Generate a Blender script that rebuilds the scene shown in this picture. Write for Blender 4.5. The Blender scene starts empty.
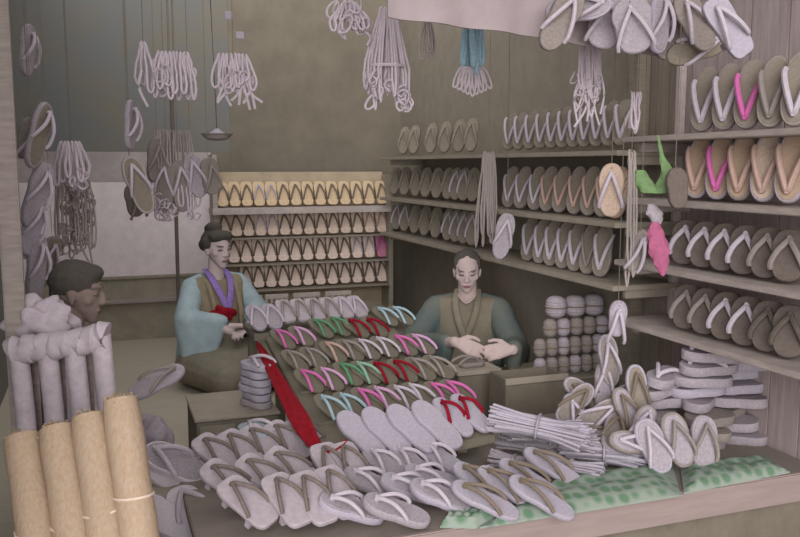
import bpy, bmesh, math, random
from mathutils import Vector, Matrix, noise as mnoise
random.seed(11)
R = math.radians
SC = bpy.context.scene
COL = SC.collection
# ------------------------------------------------------------------ camera
F = 830.0; EYE = Vector((0, 0, 1.65)); PITCH = R(7.07); YAW = R(19.9)
cam_d = bpy.data.cameras.new('camera'); cam = bpy.data.objects.new('camera', cam_d); COL.objects.link(cam)
cam.location = EYE; cam.rotation_euler = (R(90) - PITCH, 0, -YAW)
cam_d.sensor_width = 36; cam_d.lens = F / 800 * 36; cam_d.clip_start = .05
SC.camera = cam
CM = cam.rotation_euler.to_matrix()
def ray(px, py): return CM @ Vector(((px - 400) / F, -(py - 268.5) / F, -1))
def P(px, py, d): return EYE + ray(px, py) * d
def onX(px, py, X): r = ray(px, py); return EYE + r * ((X - EYE.x) / r.x)
def onY(px, py, Y): r = ray(px, py); return EYE + r * ((Y - EYE.y) / r.y)
def onZ(px, py, Z): r = ray(px, py); return EYE + r * ((Z - EYE.z) / r.z)
# ------------------------------------------------------------------ materials
def lin(c):
    c /= 255
    return c / 12.92 if c <= .04045 else ((c + .055) / 1.055) ** 2.4
MATS = {}
def mat(name, rgb, rough=.85, var=.10, scale=40, rgb2=None, stretch=None, kind='noise', bump=.15):
    if name in MATS: return MATS[name]
    m = bpy.data.materials.new(name); m.use_nodes = True
    nt = m.node_tree; b = nt.nodes['Principled BSDF']
    b.inputs['Roughness'].default_value = rough
    b.inputs['Specular IOR Level'].default_value = .15
    c = [lin(v) for v in rgb]
    c2 = [lin(v) for v in rgb2] if rgb2 else [min(1, v * (1 + var * 2)) for v in c]
    c1 = c if rgb2 else [v * (1 - var * 2) for v in c]
    tc = nt.nodes.new('ShaderNodeTexCoord'); mp = nt.nodes.new('ShaderNodeMapping')
    nt.links.new(tc.outputs['Object'], mp.inputs['Vector'])
    if stretch: mp.inputs['Scale'].default_value = stretch
    if kind == 'wave':
        t = nt.nodes.new('ShaderNodeTexWave'); t.inputs['Scale'].default_value = scale
        t.inputs['Distortion'].default_value = 3; t.inputs['Detail'].default_value = 3
    elif kind == 'check':
        t = nt.nodes.new('ShaderNodeTexVoronoi'); t.inputs['Scale'].default_value = scale
        t.inputs['Randomness'].default_value = .35
    else:
        t = nt.nodes.new('ShaderNodeTexNoise'); t.inputs['Scale'].default_value = scale
        t.inputs['Detail'].default_value = 6; t.inputs['Roughness'].default_value = .7
    nt.links.new(mp.outputs[0], t.inputs['Vector'])
    rp = nt.nodes.new('ShaderNodeValToRGB')
    rp.color_ramp.elements[0].position = .3; rp.color_ramp.elements[1].position = .7
    if kind == 'check': rp.color_ramp.elements[0].position = .25; rp.color_ramp.elements[1].position = .5
    rp.color_ramp.elements[0].color = (*c1, 1); rp.color_ramp.elements[1].color = (*c2, 1)
    nt.links.new(t.outputs['Distance' if kind == 'check' else 'Fac'], rp.inputs[0])
    nt.links.new(rp.outputs[0], b.inputs['Base Color'])
    if bump:
        bp = nt.nodes.new('ShaderNodeBump'); bp.inputs['Strength'].default_value = bump; bp.inputs['Distance'].default_value = .004
        nt.links.new(t.outputs['Distance' if kind == 'check' else 'Fac'], bp.inputs['Height']); nt.links.new(bp.outputs[0], b.inputs['Normal'])
    MATS[name] = m
    return m
dark = mat('dark_wall', (138, 130, 118), scale=9, var=.06)
dark_blue = mat('dark_blue_wall', (112, 116, 120), scale=3, rgb2=(122, 115, 103))
plaster = mat('grey_plaster', (224, 212, 216), scale=14, var=.05)
darkwood = mat('dark_wood', (132, 124, 112), scale=12, stretch=(1, 1, 6), var=.08)
boxwood = mat('box_wood', (112, 104, 93), scale=10, var=.08)
darkwood2 = mat('dark_box_wood', (152, 145, 131), scale=10, var=.08)
greywood = mat('grey_wood', (160, 148, 143), scale=10, stretch=(1, 1, 6), var=.10)
palewood = mat('pale_wood', (176, 164, 160), scale=18, var=.08)
plankwall = mat('plank_wall', (158, 144, 143), scale=6, stretch=(6, 6, .6), var=.12)
brownplank = mat('brown_plank', (140, 128, 118), scale=6, stretch=(6, 6, .6), var=.10)
ledge_m = mat('shelf_edge', (150, 140, 128), scale=12, var=.06)
cloth = mat('valance_cloth', (160, 146, 149), scale=8, var=.05)
white = mat('white_straw', (160, 152, 164), scale=120, var=.07)
cream = mat('cream_straw', (152, 143, 150), scale=120, var=.10)
greystraw = mat('grey_straw', (132, 122, 118), scale=120, var=.10)
tan = mat('tan_wood', (202, 178, 148), scale=60, var=.08)
tan2 = mat('pinkish_tan_wood', (214, 193, 178), scale=60, var=.08)
tan3 = mat('pale_tan_wood', (226, 205, 194), scale=60, var=.08)
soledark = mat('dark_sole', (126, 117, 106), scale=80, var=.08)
soledk2 = mat('darkest_sole', (100, 90, 85), scale=80, var=.08)
soleolive = mat('olive_sole', (110, 103, 91), scale=80, var=.05)
thdark = mat('dark_thong', (118, 105, 94), scale=90, var=.06)
thgrey = mat('grey_thong', (136, 126, 123), scale=90, var=.06)
thwhite = mat('white_thong', (178, 168, 178), scale=90, var=.05)
thpink = mat('pink_thong', (190, 100, 156), scale=90, var=.06)
thpale = mat('pale_pink_thong', (186, 146, 176), scale=90, var=.06)
thmag = mat('deep_pink_thong', (196, 84, 150), scale=90, var=.06)
thred = mat('red_thong', (128, 14, 34), scale=90, var=.06)
thgreen = mat('green_thong', (84, 134, 100), scale=90, var=.06)
thpgreen = mat('pale_green_thong', (130, 164, 144), scale=90, var=.06)
thblue = mat('pale_blue_thong', (150, 172, 182), scale=90, var=.05)
thpeach = mat('peach_thong', (174, 146, 136), scale=90, var=.05)
redcloth = mat('red_cloth', (136, 16, 32), scale=40, var=.12)
blueyarn = mat('blue_cord', (150, 178, 192), scale=90, var=.08)
greencloth = mat('green_cloth', (104, 128, 88), scale=50, var=.12)
pinkcloth = mat('pink_cloth', (156, 86, 116), scale=50, var=.10)
bundle_m = mat('tan_straw', (166, 140, 112), scale=6, stretch=(22, 22, .8), rgb2=(182, 162, 146), bump=.5)
matgreen = mat('green_checked_mat', (96, 124, 100), scale=21, rgb2=(138, 148, 138), kind='check', bump=.1)
ground = mat('street_earth', (128, 114, 106), scale=6, var=.06)
benchm = mat('bench_board', (144, 128, 125), scale=8, stretch=(.5, 5, 5), var=.06)
benchtop = mat('bench_top', (134, 124, 116), scale=8, var=.06)
skin = mat('skin', (184, 164, 162), scale=30, var=.03, bump=0)
skin_pale = mat('powdered_skin', (196, 178, 178), scale=30, var=.02, bump=0)
skin_dark = mat('dark_skin', (140, 122, 116), scale=30, var=.03, bump=0)  # darker skin tone, used for the boy
lips = mat('lips', (142, 104, 104), bump=0, var=.02)
eyem = mat('eye_dark', (104, 92, 88), bump=0, var=.02)
hair = mat('black_hair', (80, 75, 70), scale=60, stretch=(1, 4, 1), var=.10)
kblue = mat('pale_blue_silk', (158, 175, 182), scale=7, var=.09)
kolive = mat('olive_kimono', (140, 127, 108), scale=25, var=.06)
klap = mat('dark_lap_cloth', (126, 119, 106), scale=20, var=.06)
kpurple = mat('purple_collar', (142, 118, 182), scale=60, var=.10)
kteal = mat('dark_teal_coat', (86, 102, 105), scale=6, rgb2=(112, 110, 101))
kwhite = mat('white_robe', (186, 174, 182), scale=30, var=.08)
# ------------------------------------------------------------------ mesh helpers
class MB:
    def __init__(s): s.v = []; s.f = []
    def add(s, vs, fs):
        o = len(s.v); s.v += [tuple(v) for v in vs]; s.f += [tuple(i + o for i in f) for f in fs]; return s
    def box(s, x0, x1, y0, y1, z0, z1, M=None):
        vs = [Vector((x, y, z)) for x in (x0, x1) for y in (y0, y1) for z in (z0, z1)]
        if M: vs = [M @ v for v in vs]
        return s.add(vs, [(0, 1, 3, 2), (4, 6, 7, 5), (0, 4, 5, 1), (2, 3, 7, 6), (0, 2, 6, 4), (1, 5, 7, 3)])
    def bbox(s, x0, x1, y0, y1, z0, z1, b=.004, M=None):     # bevelled box
        bm = bmesh.new(); bmesh.ops.create_cube(bm, size=1)
        for v in bm.verts: v.co = Vector(((x0 + x1) / 2 + v.co.x * (x1 - x0), (y0 + y1) / 2 + v.co.y * (y1 - y0), (z0 + z1) / 2 + v.co.z * (z1 - z0)))
        bmesh.ops.bevel(bm, geom=bm.edges[:], offset=b, segments=2, affect='EDGES')
        vs = [(M @ v.co) if M else v.co.copy() for v in bm.verts]; bm.verts.index_update()
        fs = [[v.index for v in f.verts] for f in bm.faces]; bm.free()
        return s.add(vs, fs)
    def tube(s, pts, r, n=6, closed=False, flat=1.0, up=None):
        pts = [Vector(p) for p in pts]; N = len(pts); vs = []; ref = Vector(up) if up else Vector((0, 0, 1))
        for i, p in enumerate(pts):
            if closed: t = pts[(i + 1) % N] - pts[i - 1]
            else: t = pts[min(i + 1, N - 1)] - pts[max(i - 1, 0)]
            t.normalize()
            a = t.cross(ref)
            if a.length < .05: a = t.cross(Vector((1, 0, .1)))
            a.normalize(); b = a.cross(t)
            rr = r(i / (N - 1)) if callable(r) else r
            for k in range(n):
                q = 2 * math.pi * k / n
                vs.append(p + a * math.cos(q) * rr + b * math.sin(q) * rr * flat)
        fs = []
        M_ = N if closed else N - 1
        for i in range(M_):
            j = (i + 1) % N
            for k in range(n): fs.append((i * n + k, i * n + (k + 1) % n, j * n + (k + 1) % n, j * n + k))
        if not closed: fs.append(tuple(range(n))[::-1]); fs.append(tuple((N - 1) * n + k for k in range(n)))
        return s.add(vs, fs)
    def slab(s, outline, z0, z1, b=.003, dome=0):            # rounded-edge prism
        n = len(outline); cx = sum(p[0] for p in outline) / n; cy = sum(p[1] for p in outline) / n
        vs = []
        def ring(z, k):
            for x, y in outline:
                L = math.hypot(x - cx, y - cy); q = (L - k) / L if L else 1
                vs.append((cx + (x - cx) * q, cy + (y - cy) * q, z))
        ring(z0, b); ring(z0 + b, 0); ring(z1 - b, 0); ring(z1, b)
        fs = []
        for i in range(3):
            for k in range(n): fs.append((i * n + k, i * n + (k + 1) % n, (i + 1) * n + (k + 1) % n, (i + 1) * n + k))
        fs.append(tuple(range(n))[::-1]); fs.append(tuple(3 * n + k for k in range(n)))
        return s.add(vs, fs)
    def mesh(s, name, m, smooth=True):
        me = bpy.data.meshes.new(name); me.from_pydata(s.v, [], s.f); me.materials.append(m)
        bm = bmesh.new(); bm.from_mesh(me); bmesh.ops.recalc_face_normals(bm, faces=bm.faces); bm.to_mesh(me); bm.free()
        if smooth:
            for p in me.polygons: p.use_smooth = True
            try: me.set_sharp_from_angle(angle=R(40))
            except Exception: pass
        me.update(); return me
def link(name, me, parent=None, label=None, cat=None, group=None, kind=None):
    o = bpy.data.objects.new(name, me); COL.objects.link(o)
    if parent: o.parent = parent
    if label: o['label'] = label
    if cat: o['category'] = cat
    if group: o['group'] = group
    if kind: o['kind'] = kind
    return o
def part(name, mb, m, parent, label=None, smooth=True, kind=None):
    return link(name, mb.mesh(name, m, smooth), parent, label, kind=kind)
def thing(name, label, cat, loc=(0, 0, 0), group=None, M=None):
    o = link(name, None, None, label, cat, group); o.empty_display_size = .05
    if M: o.matrix_world = M
    else: o.location = loc
    return o
def struct(name, mb, m, smooth=False): return link(name, mb.mesh(name, m, smooth), kind='structure')
def centre(mb, c):
    mb.v = [tuple(Vector(v) - Vector(c)) for v in mb.v]; return mb
def solo(name, mb, m, c, label, cat, group=None, kind=None, smooth=True):
    o = link(name, centre(mb, c).mesh(name, m, smooth), None, label, cat, group, kind); o.location = c; return o
def frame(t, n):                                              # matrix with +y = t (toe), +z = n
    t = Vector(t).normalized(); n = Vector(n); n = (n - t * n.dot(t)).normalized(); x = t.cross(n)
    return Matrix((x, t, n)).transposed()
def place_m(loc, t, n): M = frame(t, n).to_4x4(); M.translation = loc; return M
def spline(pts, k=6):
    pts = [Vector(p) for p in pts]; out = []
    for i in range(len(pts) - 1):
        p0 = pts[max(i - 1, 0)]; p1 = pts[i]; p2 = pts[i + 1]; p3 = pts[min(i + 2, len(pts) - 1)]
        for j in range(k):
            t = j / k
            out.append(.5 * ((2 * p1) + (p2 - p0) * t + (2 * p0 - 5 * p1 + 4 * p2 - p3) * t * t + (3 * p1 - p0 - 3 * p2 + p3) * t ** 3))
    out.append(pts[-1]); return out
ORD = ['first', 'second', 'third', 'fourth', 'fifth', 'sixth', 'seventh', 'eighth', 'ninth', 'tenth', 'eleventh', 'twelfth', 'thirteenth', 'fourteenth', 'fifteenth', 'sixteenth', 'seventeenth', 'eighteenth']
# ------------------------------------------------------------------ sandals
CACHE = {}
def oval(w, l, waist=.08, p=2.5, n=26):
    out = []
    for k in range(n):
        a = 2 * math.pi * k / n; c, s = math.cos(a), math.sin(a)
        x = abs(c) ** (2 / p) * (1 if c > 0 else -1) * w / 2; y = abs(s) ** (2 / p) * (1 if s > 0 else -1) * l / 2
        x *= 1 - waist * math.exp(-((y + .01) / (l * .18)) ** 2) + (.04 if y > 0 else -.04)
        out.append((x, y))
    return out
def zori_mesh(part_, m, L=.235, W=.092, T=.02, TL=.12, TR=.0065):
    key = ('z', part_, m.name, L, W, T, TL, TR)
    if key in CACHE: return CACHE[key]
    mb = MB()
    if part_ == 'sole': mb.slab(oval(W, L), 0, T, .004)
    elif part_ == 'insole': mb.slab(oval(W - .018, L - .02), T - .001, T + .0018, .001)
    elif part_ == 'thong':
        y1 = L / 2 - .035
        for s in (-1, 1):
            mb.tube(spline([(0, y1, T), (s * .006, y1 - .012, T + .016), (s * W * .27, y1 - TL * .5, T + .026), (s * W * .42, y1 - TL * .85, T + .014), (s * W * .44, y1 - TL, T)], 4), TR, 7)
        mb.tube([(0, y1, T - .001), (0, y1 + .002, T + .017)], TR * .8, 6)
    me = mb.mesh({'sole': 'sole', 'insole': 'insole', 'thong': 'thong'}[part_], m); CACHE[key] = me; return me
def zori(M, sole, thong, label, group=None, insole=None, name='straw_sandal', cat='sandal', **kw):
    o = thing(name, label, cat, group=group, M=M)
    link('sole', zori_mesh('sole', sole, **kw), o)
    if insole: link('insole', zori_mesh('insole', insole, **kw), o)
    if thong: link('thong', zori_mesh('thong', thong, **kw), o)
    return o
def geta_mesh(part_, m, L=.2, W=.088, H=.04, TR=.0065):
    key = ('g', part_, m.name, L, W, H, TR)
    if key in CACHE: return CACHE[key]
    mb = MB()
    if part_ == 'board': mb.slab(oval(W, L, .0, 4.5), H, H + .018, .003)
    elif part_ == 'tooth': mb.bbox(-W / 2 + .004, W / 2 - .004, -.009, .009, 0, H + .001, .002)
    elif part_ == 'thong':
        y1 = L / 2 - .028; T = H + .018
        for s in (-1, 1):
            mb.tube(spline([(0, y1, T), (s * .005, y1 - .01, T + .014), (s * W * .28, y1 - .06, T + .022), (s * W * .42, y1 - .105, T + .01), (s * W * .43, y1 - .115, T)], 4), TR, 7)
    me = mb.mesh(part_, m); CACHE[key] = me; return me
def geta(M, board, thong, label, group=None, **kw):
    o = thing('wooden_sandal', label, 'sandal', group=group, M=M)
    link('board', geta_mesh('board', board, **kw), o)
    for y in (-.045, .05):
        t = link('tooth', geta_mesh('tooth', board, **kw), o); t.location = (0, y, 0)
    link('thong', geta_mesh('thong', thong, **kw), o)
    return o
# ------------------------------------------------------------------ setting
XW = 2.34; XL = -.55; YB = 6.45; ZF = .35
struct('floor', MB().box(-3, 5, -1.5, 7, -.1, 0), ground)
struct('floor_raised', MB().box(XL, XW, 3.05, YB, .002, ZF), mat('floor_mat', (172, 163, 148), scale=10, stretch=(1, 12, 1), var=.05))
# back wall: grey plaster panel, dark wainscot, grey band stepping to a darker top
zt = onY(140, 152, YB).z; zb = onY(140, 277, YB).z; zl = onY(140, 300, YB).z; xs = onY(212, 200, YB).x
zm = onY(140, 182, YB).z
struct('wall_back', MB().box(XL, xs, YB, YB + .1, zb, zm), plaster)
struct('wall_back_middle', MB().box(XL, xs, YB, YB + .1, zm + .001, zt), mat('grey_band', (170, 161, 160), scale=5, var=.09))
struct('wall_back_upper', MB().box(XL - .1, xs + .15, YB, YB + .1, zt, 3.05), dark_blue)
mb = MB().box(xs, xs + .15, YB, YB + .1, 0, zt); mb.box(xs + .151, XW + .1, YB, YB + .1, 0, 3.05); struct('wall_back_right', mb, mat('olive_wall', (118, 111, 99), scale=5, var=.07))
struct('wall_back_lower', MB().box(XL - .1, xs, YB, YB + .1, 0, zb), darkwood2)
struct('trim_1', MB().bbox(XL, xs, YB - .05, YB, zl - .015, zl + .012, .003), greywood)
struct('trim_2', MB().bbox(XL, xs, YB - .02, YB, zb - .01, zb + .012, .003), darkwood2)
YN = onX(676, 240, XW).y
mb = MB()
y = .2
while y < YN - .05:
    w = random.uniform(.14, .2); y2 = min(y + w, YN); mb.bbox(XW, XW + .05, y + .001, y2 - .001, 0, 3.4, .003); y = y2
struct('wall_right', mb, plankwall)
y0 = onX(640, 240, XW).y
mb = MB()
for k in range(3):
    a = YN + (y0 - YN) * k / 3; b = YN + (y0 - YN) * (k + 1) / 3
    mb.bbox(XW, XW + .05, a + .001, b - .001, 0, 3.4, .003)
struct('wall_right_middle', mb, brownplank)
struct('wall_right_far', MB().box(XW, XW + .05, y0, YB, 0, 3.4), dark)
struct('wall_left', MB().box(XL - .1, XL, 1.2, YB, 0, 3.4), dark_blue)
struct('trim_3', MB().bbox(XW - .07, XW - .001, y0 - .04, y0 + .03, ZF + .002, 3.3, .005), darkwood)      # corner post between the right shelves
struct('trim_4', MB().bbox(XW - .035, XW - .001, YN - .03, YN, .9, 3.3, .004), palewood)
struct('added_eave', MB().box(XL - .1, XW + .1, .7, 2.28, 3.1, 3.14), darkwood)  # unseen eave board, added to keep overhead sky light off the front stock
# poles across the room from which the stock hangs
POLES = {}
for k, (yy, zz) in enumerate([(2.2, 2.72), (2.55, 2.72), (2.85, 2.72), (3.15, 2.72), (3.5, 2.76), (3.9, 2.8)]):
    mb = MB().tube([(XL + .001, yy, zz), ((XL + XW) / 2, yy, zz - .01), (XW - .001, yy, zz)], .022, 10)
    struct('trim_%d' % (5 + k), mb, darkwood, True); POLES[k] = (yy, zz)
# thin pole in front of the plaster panel
p = onY(178, 290, 5.9)
solo('wooden_pole', MB().tube([(p.x, 5.9, ZF + .001), (p.x + .004, 5.9, 1.3), (p.x, 5.9, 2.2)], .013, 8), mat('pole_wood', (104, 94, 88), scale=10), Vector((p.x, 5.9, ZF)), 'thin dark upright pole in front of the grey plaster panel left of the woman', 'pole')
# ------------------------------------------------------------------ back display rack
YR = 6.1
xa = onY(216, 230, YR).x; xb = onY(389, 230, YR).x
rack = thing('display_rack', 'tall wooden display rack with stepped rows of sandals on the back wall', 'shelf', (xa, YR, ZF))
RM = [206.5, 238.5, 264.5, 291]                                       # pixel rows of the ledges (left side)
RZ = [onY(300, y, YR - .02).z for y in (207, 236.5, 262.5, 288)]
def rp_(name, mb, m, par, **kw): return part(name, centre(mb, par.location), m, par, **kw)
rp_('back_panel', MB().box(xa, xb, YR + .16, YR + .18, ZF + .001, onY(300, 172, YR).z), mat('rack_panel', (178, 162, 140), scale=10, var=.06), rack, smooth=False)
for x in (xa - .02, xb - .01):
    rp_('side_post', MB().bbox(x, x + .035, YR - .03, YR + .16, ZF + .001, onY(300, 155 if x < 1.2 else 175, YR).z, .004), greywood if x < 1.2 else darkwood2, rack)
for i, z in enumerate(RZ):
    rp_('shelf_board', MB().bbox(xa - (.03 if i == 0 else -.016), xb - .011 , YR - (.09 if i == 0 else .06), YR + .15, z - (.045 if i == 0 else .009), z, .003), palewood if i == 0 else ledge_m, rack,
       **({'label': 'thick pale shelf board'} if i == 0 else {}))
pitch = 11.9
rowmat = [(tan, thdark), (tan2, thdark), (tan3, thdark), (tan3, thdark)]
rowtxt = ['on the top board', 'in the row just under the thick pale board', 'in the third row down', 'in the lowest row']
n_row = [14, 14, 13, 12]
x_start = [226, 227, 236, 248]
for r in range(4):
    for k in range(n_row[r]):
        px = x_start[r] + (385 - x_start[r]) * k / (n_row[r] - 1) - 1
        X = onY(px, 250, YR).x
        b, t = rowmat[r]; tn = 'dark'
        if r == 2 and k >= 12: b, t, tn = mat('pink_board', (196, 130, 158), scale=60), thpink, 'pink'
        elif (r, k) in ((0, 3), (0, 4), (1, 3), (1, 4), (2, 10), (2, 11)): t, tn = thwhite, 'pale'
        elif (r, k) in ((1, 12), (1, 13)): b, t, tn = tan2, thpeach, 'peach'
        tilt = R(22)
        u = Vector((0, math.sin(tilt), math.cos(tilt))); nn = Vector((0, -math.cos(tilt), math.sin(tilt)))
        L = .19
        c = Vector((X, YR + .055, RZ[r] + .003)) + u * (L / 2) - nn * .02
        geta(place_m(c, u, nn), b, t, '%s wooden sandal with %s thong, %s from the left, back rack, %s' % ({0: 'tan', 1: 'tan', 2: 'light', 3: 'light'}[r], tn, ORD[k], ['top board', 'second row', 'third row', 'lowest row'][r]), 'wooden sandals on the back rack', L=.19, W=.088, H=.03)
# ------------------------------------------------------------------ right wall shelves
XS = 2.14
def wall_shelf(label, y_a, y_b, zs, m, me=None):
    o = thing('wall_shelf', label, 'shelf', (XS + .1, (y_a + y_b) / 2, zs[0]))
    for z in zs: rp_('shelf_board', MB().bbox(2.0, XW - .001, y_a, y_b, z - .022, z, .003), m, o)
    for yy in (y_a + .02, y_b - .05):
        for z in zs: rp_('bracket', MB().bbox(2.08, XW - .002, yy, yy + .025, z - .06, z - .023, .003), m, o)
    return o
def stand(px, py, z, yawdeg, tilt=16, down=True, X=XS, L=.235, T=.02):
    w = onX(px, py, X); a = R(yawdeg); t = R(tilt)
    back = Vector((math.cos(a), math.sin(a), 0))
    u = back * math.sin(t) + Vector((0, 0, math.cos(t))); nn = -back * math.cos(t) + Vector((0, 0, math.sin(t)))
    c = Vector((X, w.y, z + .002)) + u * (L / 2 + .001) - back * .045
    c.z += .004
    return place_m(c, -u if down else u, nn)
ya = onX(636, 200, 2.1).y; yb = onX(392, 240, 2.1).y
zA = onX(575, 151.5, 2.02).z; zB = onX(565, 217, 2.02).z; zC = onX(560, 273, 2.02).z
wall_shelf('long dark three-board wall shelf of sandals on the right behind the man', ya, min(yb, 6.0), [zA, zB, zC], ledge_m)
def rowfill(pxs, z, yaw, fn, py):
    for k, px in enumerate(pxs): fn(k, px, z, yaw, py)
L_ = dict(L=.235)
def lab(sole, thong, k, where): return '%s sandal, %s thong, %s %s' % (sole, thong, ORD[k], where)
# top board
pxs = [512, 522, 533, 544, 555, 566, 577, 588, 600, 612, 624]
for k, px in enumerate(pxs):
    zori(stand(px, 130, zA, 38, 22), soledark, thwhite, lab('dark', 'white', k, 'right of the hanging grey hank, top board'), 'sandals on the right wall far shelf', L=.215, W=.085, TL=.15, TR=.0075)
pxs = [512, 524, 538, 550, 563, 578, 592, 606, 619]
for k, px in enumerate(pxs):
    lt = k == 8
    zori(stand(px, 190, zB, 38, 22), greystraw if not lt else mat('peach_straw', (176, 150, 132), scale=100), thpeach if k > 2 else thwhite, lab('grey rimmed' if not lt else 'peach straw', 'peach' if k > 2 else 'white', k, 'right of the hanging grey hank, middle board'), 'sandals on the right wall far shelf', insole=soledark if not lt else None, L=.24, W=.09, TL=.15, TR=.007)
pxs = [531, 543, 554, 566, 578, 591, 604]
for k, px in enumerate(pxs):
    dk = k == 5
    zori(stand(px, 250, zC, 38, 22), greystraw, thwhite if not dk else thgrey, lab('grey rimmed', 'white' if not dk else 'grey', k, 'right of the hanging grey hank, bottom board'), 'sandals on the right wall far shelf', insole=soledark, L=.25, W=.09, TL=.16, TR=.0085 if not dk else .006)
# dark sandals deeper on the same boards, some with white thongs, the rest dull
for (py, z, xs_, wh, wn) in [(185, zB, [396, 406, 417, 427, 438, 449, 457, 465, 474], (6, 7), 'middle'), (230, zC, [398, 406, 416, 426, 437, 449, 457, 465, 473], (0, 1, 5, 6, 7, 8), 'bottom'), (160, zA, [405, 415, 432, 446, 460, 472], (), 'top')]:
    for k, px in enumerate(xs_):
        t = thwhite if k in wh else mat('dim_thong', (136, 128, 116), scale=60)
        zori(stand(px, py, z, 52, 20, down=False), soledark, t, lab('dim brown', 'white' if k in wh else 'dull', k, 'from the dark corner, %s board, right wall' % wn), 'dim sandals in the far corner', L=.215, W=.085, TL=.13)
# near right shelf
yn0 = 1.75; yn1 = YN - .04
zE = onX(740, 131, 2.02).z; zF_ = onX(740, 205, 2.02).z; zG = onX(740, 281, 2.02).z; zH = onX(765, 361, 2.02).z
wall_shelf('near pale four-board wall shelf of sandals on the right', yn0, yn1, [zE, zF_, zG, zH], greywood)
nk = [(706, 131, zE, greystraw, thwhite, 'grey-soled', 'white'), (728, 131, zE, greystraw, thwhite, 'grey-soled', 'white'), (748, 131, zE, greystraw, thpink, 'grey-soled', 'pink'), (772, 131, zE, greystraw, thgrey, 'grey-soled', 'grey'), (797, 131, zE, greystraw, thwhite, 'grey-soled', 'white')]
def near(px, py, z, sole, ins, th, k, l1, l2, where, down=True, **kw):
    a = dict(L=.245, W=.1, TL=.155, TR=.0098); a.update(kw)
    zori(stand(px, py, z, 30, 14, down=down, L=a['L']), sole, th, lab(l1, l2, k, where), 'sandals on the near right shelf', insole=ins, **a)
insg = mat('grey_insole', (132, 122, 112), scale=90, var=.06)
inst = mat('peach_insole', (160, 138, 120), scale=90, var=.08)
for k, (px, th, tn) in enumerate([(708, thwhite, 'white'), (730, thwhite, 'white'), (752, thpink, 'pink'), (776, thgrey, 'grey'), (800, thwhite, 'white')]):
    near(px, 100, zE, greystraw if k < 3 else mat('grey_sole2', (140, 130, 124)), insg, th, k, 'grey insole', tn, 'from left, top board, near right shelf')
for k, (px, th, tn) in enumerate([(702, thpeach, 'peach'), (723, thpink, 'pink'), (745, thpeach, 'peach'), (769, thpeach, 'peach'), (794, thpeach, 'peach')]):
    near(px, 170, zF_, cream if k != 2 else greystraw, inst if k != 3 else mat('straw_insole', (180, 160, 146), scale=90), th, k, 'straw', tn, 'from left, second board, near right shelf')
for k, px in enumerate([690, 709, 729, 750, 772, 794]):
    near(px, 240, zG, soledk2, None, thwhite if k < 4 else thgrey, k, 'black', 'white' if k < 4 else 'grey', 'from left, third board, near right shelf', down=False, L=.175, W=.115, TL=.1, T=.03)
for k, px in enumerate([690, 709, 729, 750, 772, 794]):
    near(px, 330, zH, soledk2, None, thwhite if k in (2, 3) else (thgrey if k < 2 else mat('black_thong', (92, 84, 78))), k, 'black', {0: 'grey', 1: 'grey', 2: 'white', 3: 'white'}.get(k, 'black'), 'from left, lowest board, near right shelf', down=False, L=.175, W=.115, TL=.1, T=.03)
# ------------------------------------------------------------------ front bench
ZB = .6; YF = 2.13
xr = XW - .002; xl = onZ(190, 520, ZB).x
bench = thing('display_bench', 'low wide wooden bench along the shop front, covered in loose sandals', 'bench', ((xl + xr) / 2, 2.5, 0))
rp_('bench_top', MB().bbox(xl, xr, YF, 3.02, ZB - .035, ZB - .001, .004), benchtop, bench)
rp_('front_board', MB().bbox(xl, xr, YF - .022, YF - .001, ZB - .1, ZB + .002, .004), benchm, bench)
rp_('front_panel', MB().box(xl + .02, xr, YF + .02, YF + .04, .002, ZB - .036), boxwood, bench, smooth=False)
for x in (xl + .01, xr - .07): rp_('leg', MB().bbox(x, x + .05, YF + .045, YF + .095, .002, ZB - .036, .004), darkwood2, bench)
# ------------------------------------------------------------------ central sloping stand
A = P(262, 338, 3.85); B = P(338, 462, 2.78); Cc = P(492, 428, 2.95)
Bx = B.copy()
nrm = (Cc - B).cross(A - B).normalized()
ux = (Cc - B).normalized(); uy = nrm.cross(ux)                     # stand axes: ux to the right, uy up the slope
if uy.z < 0: uy = -uy; nrm = -nrm
def onS(px, py, h=0):
    r = ray(px, py); o = B + nrm * h; return EYE + r * ((o - EYE).dot(nrm) / r.dot(nrm))
W_ = (Cc - B).length
S_L = (A - B).dot(uy)
MS = Matrix((ux, uy, nrm)).transposed().to_4x4(); MS.translation = B
st = thing('sloping_stand', 'dark sloping display stand in the middle carrying rows of bright-thonged sandals', 'stand', M=MS)
part('sloping_top', MB().bbox(-.02, W_ + .0, -.03, S_L + .03, -.045, -.012, .004), mat('stand_cloth', (114, 107, 95), scale=14, var=.05), st)
Mi = MS.inverted()
for (a, b) in ((.03, S_L - .03), (W_ - .07, S_L - .03), (.03, .12), (W_ - .07, .12)):
    pt = MS @ Vector((a, b, -.05)); base = .003 + (ZF if pt.y > 3.06 else (ZB if pt.y > YF else 0))
    q = MB().bbox(pt.x - .02, pt.x + .02, pt.y - .02, pt.y + .02, base, pt.z, .003); q.v = [tuple(Mi @ Vector(v)) for v in q.v]
    part('leg', q, darkwood2, st)
for vv in [0.245 * S_L, .48 * S_L, .72 * S_L]:
    part('slat', MB().bbox(0, W_ - .02, vv - .004, vv + .004, -.013, -.002, .001), MATS['stand_cloth'], st)
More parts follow.
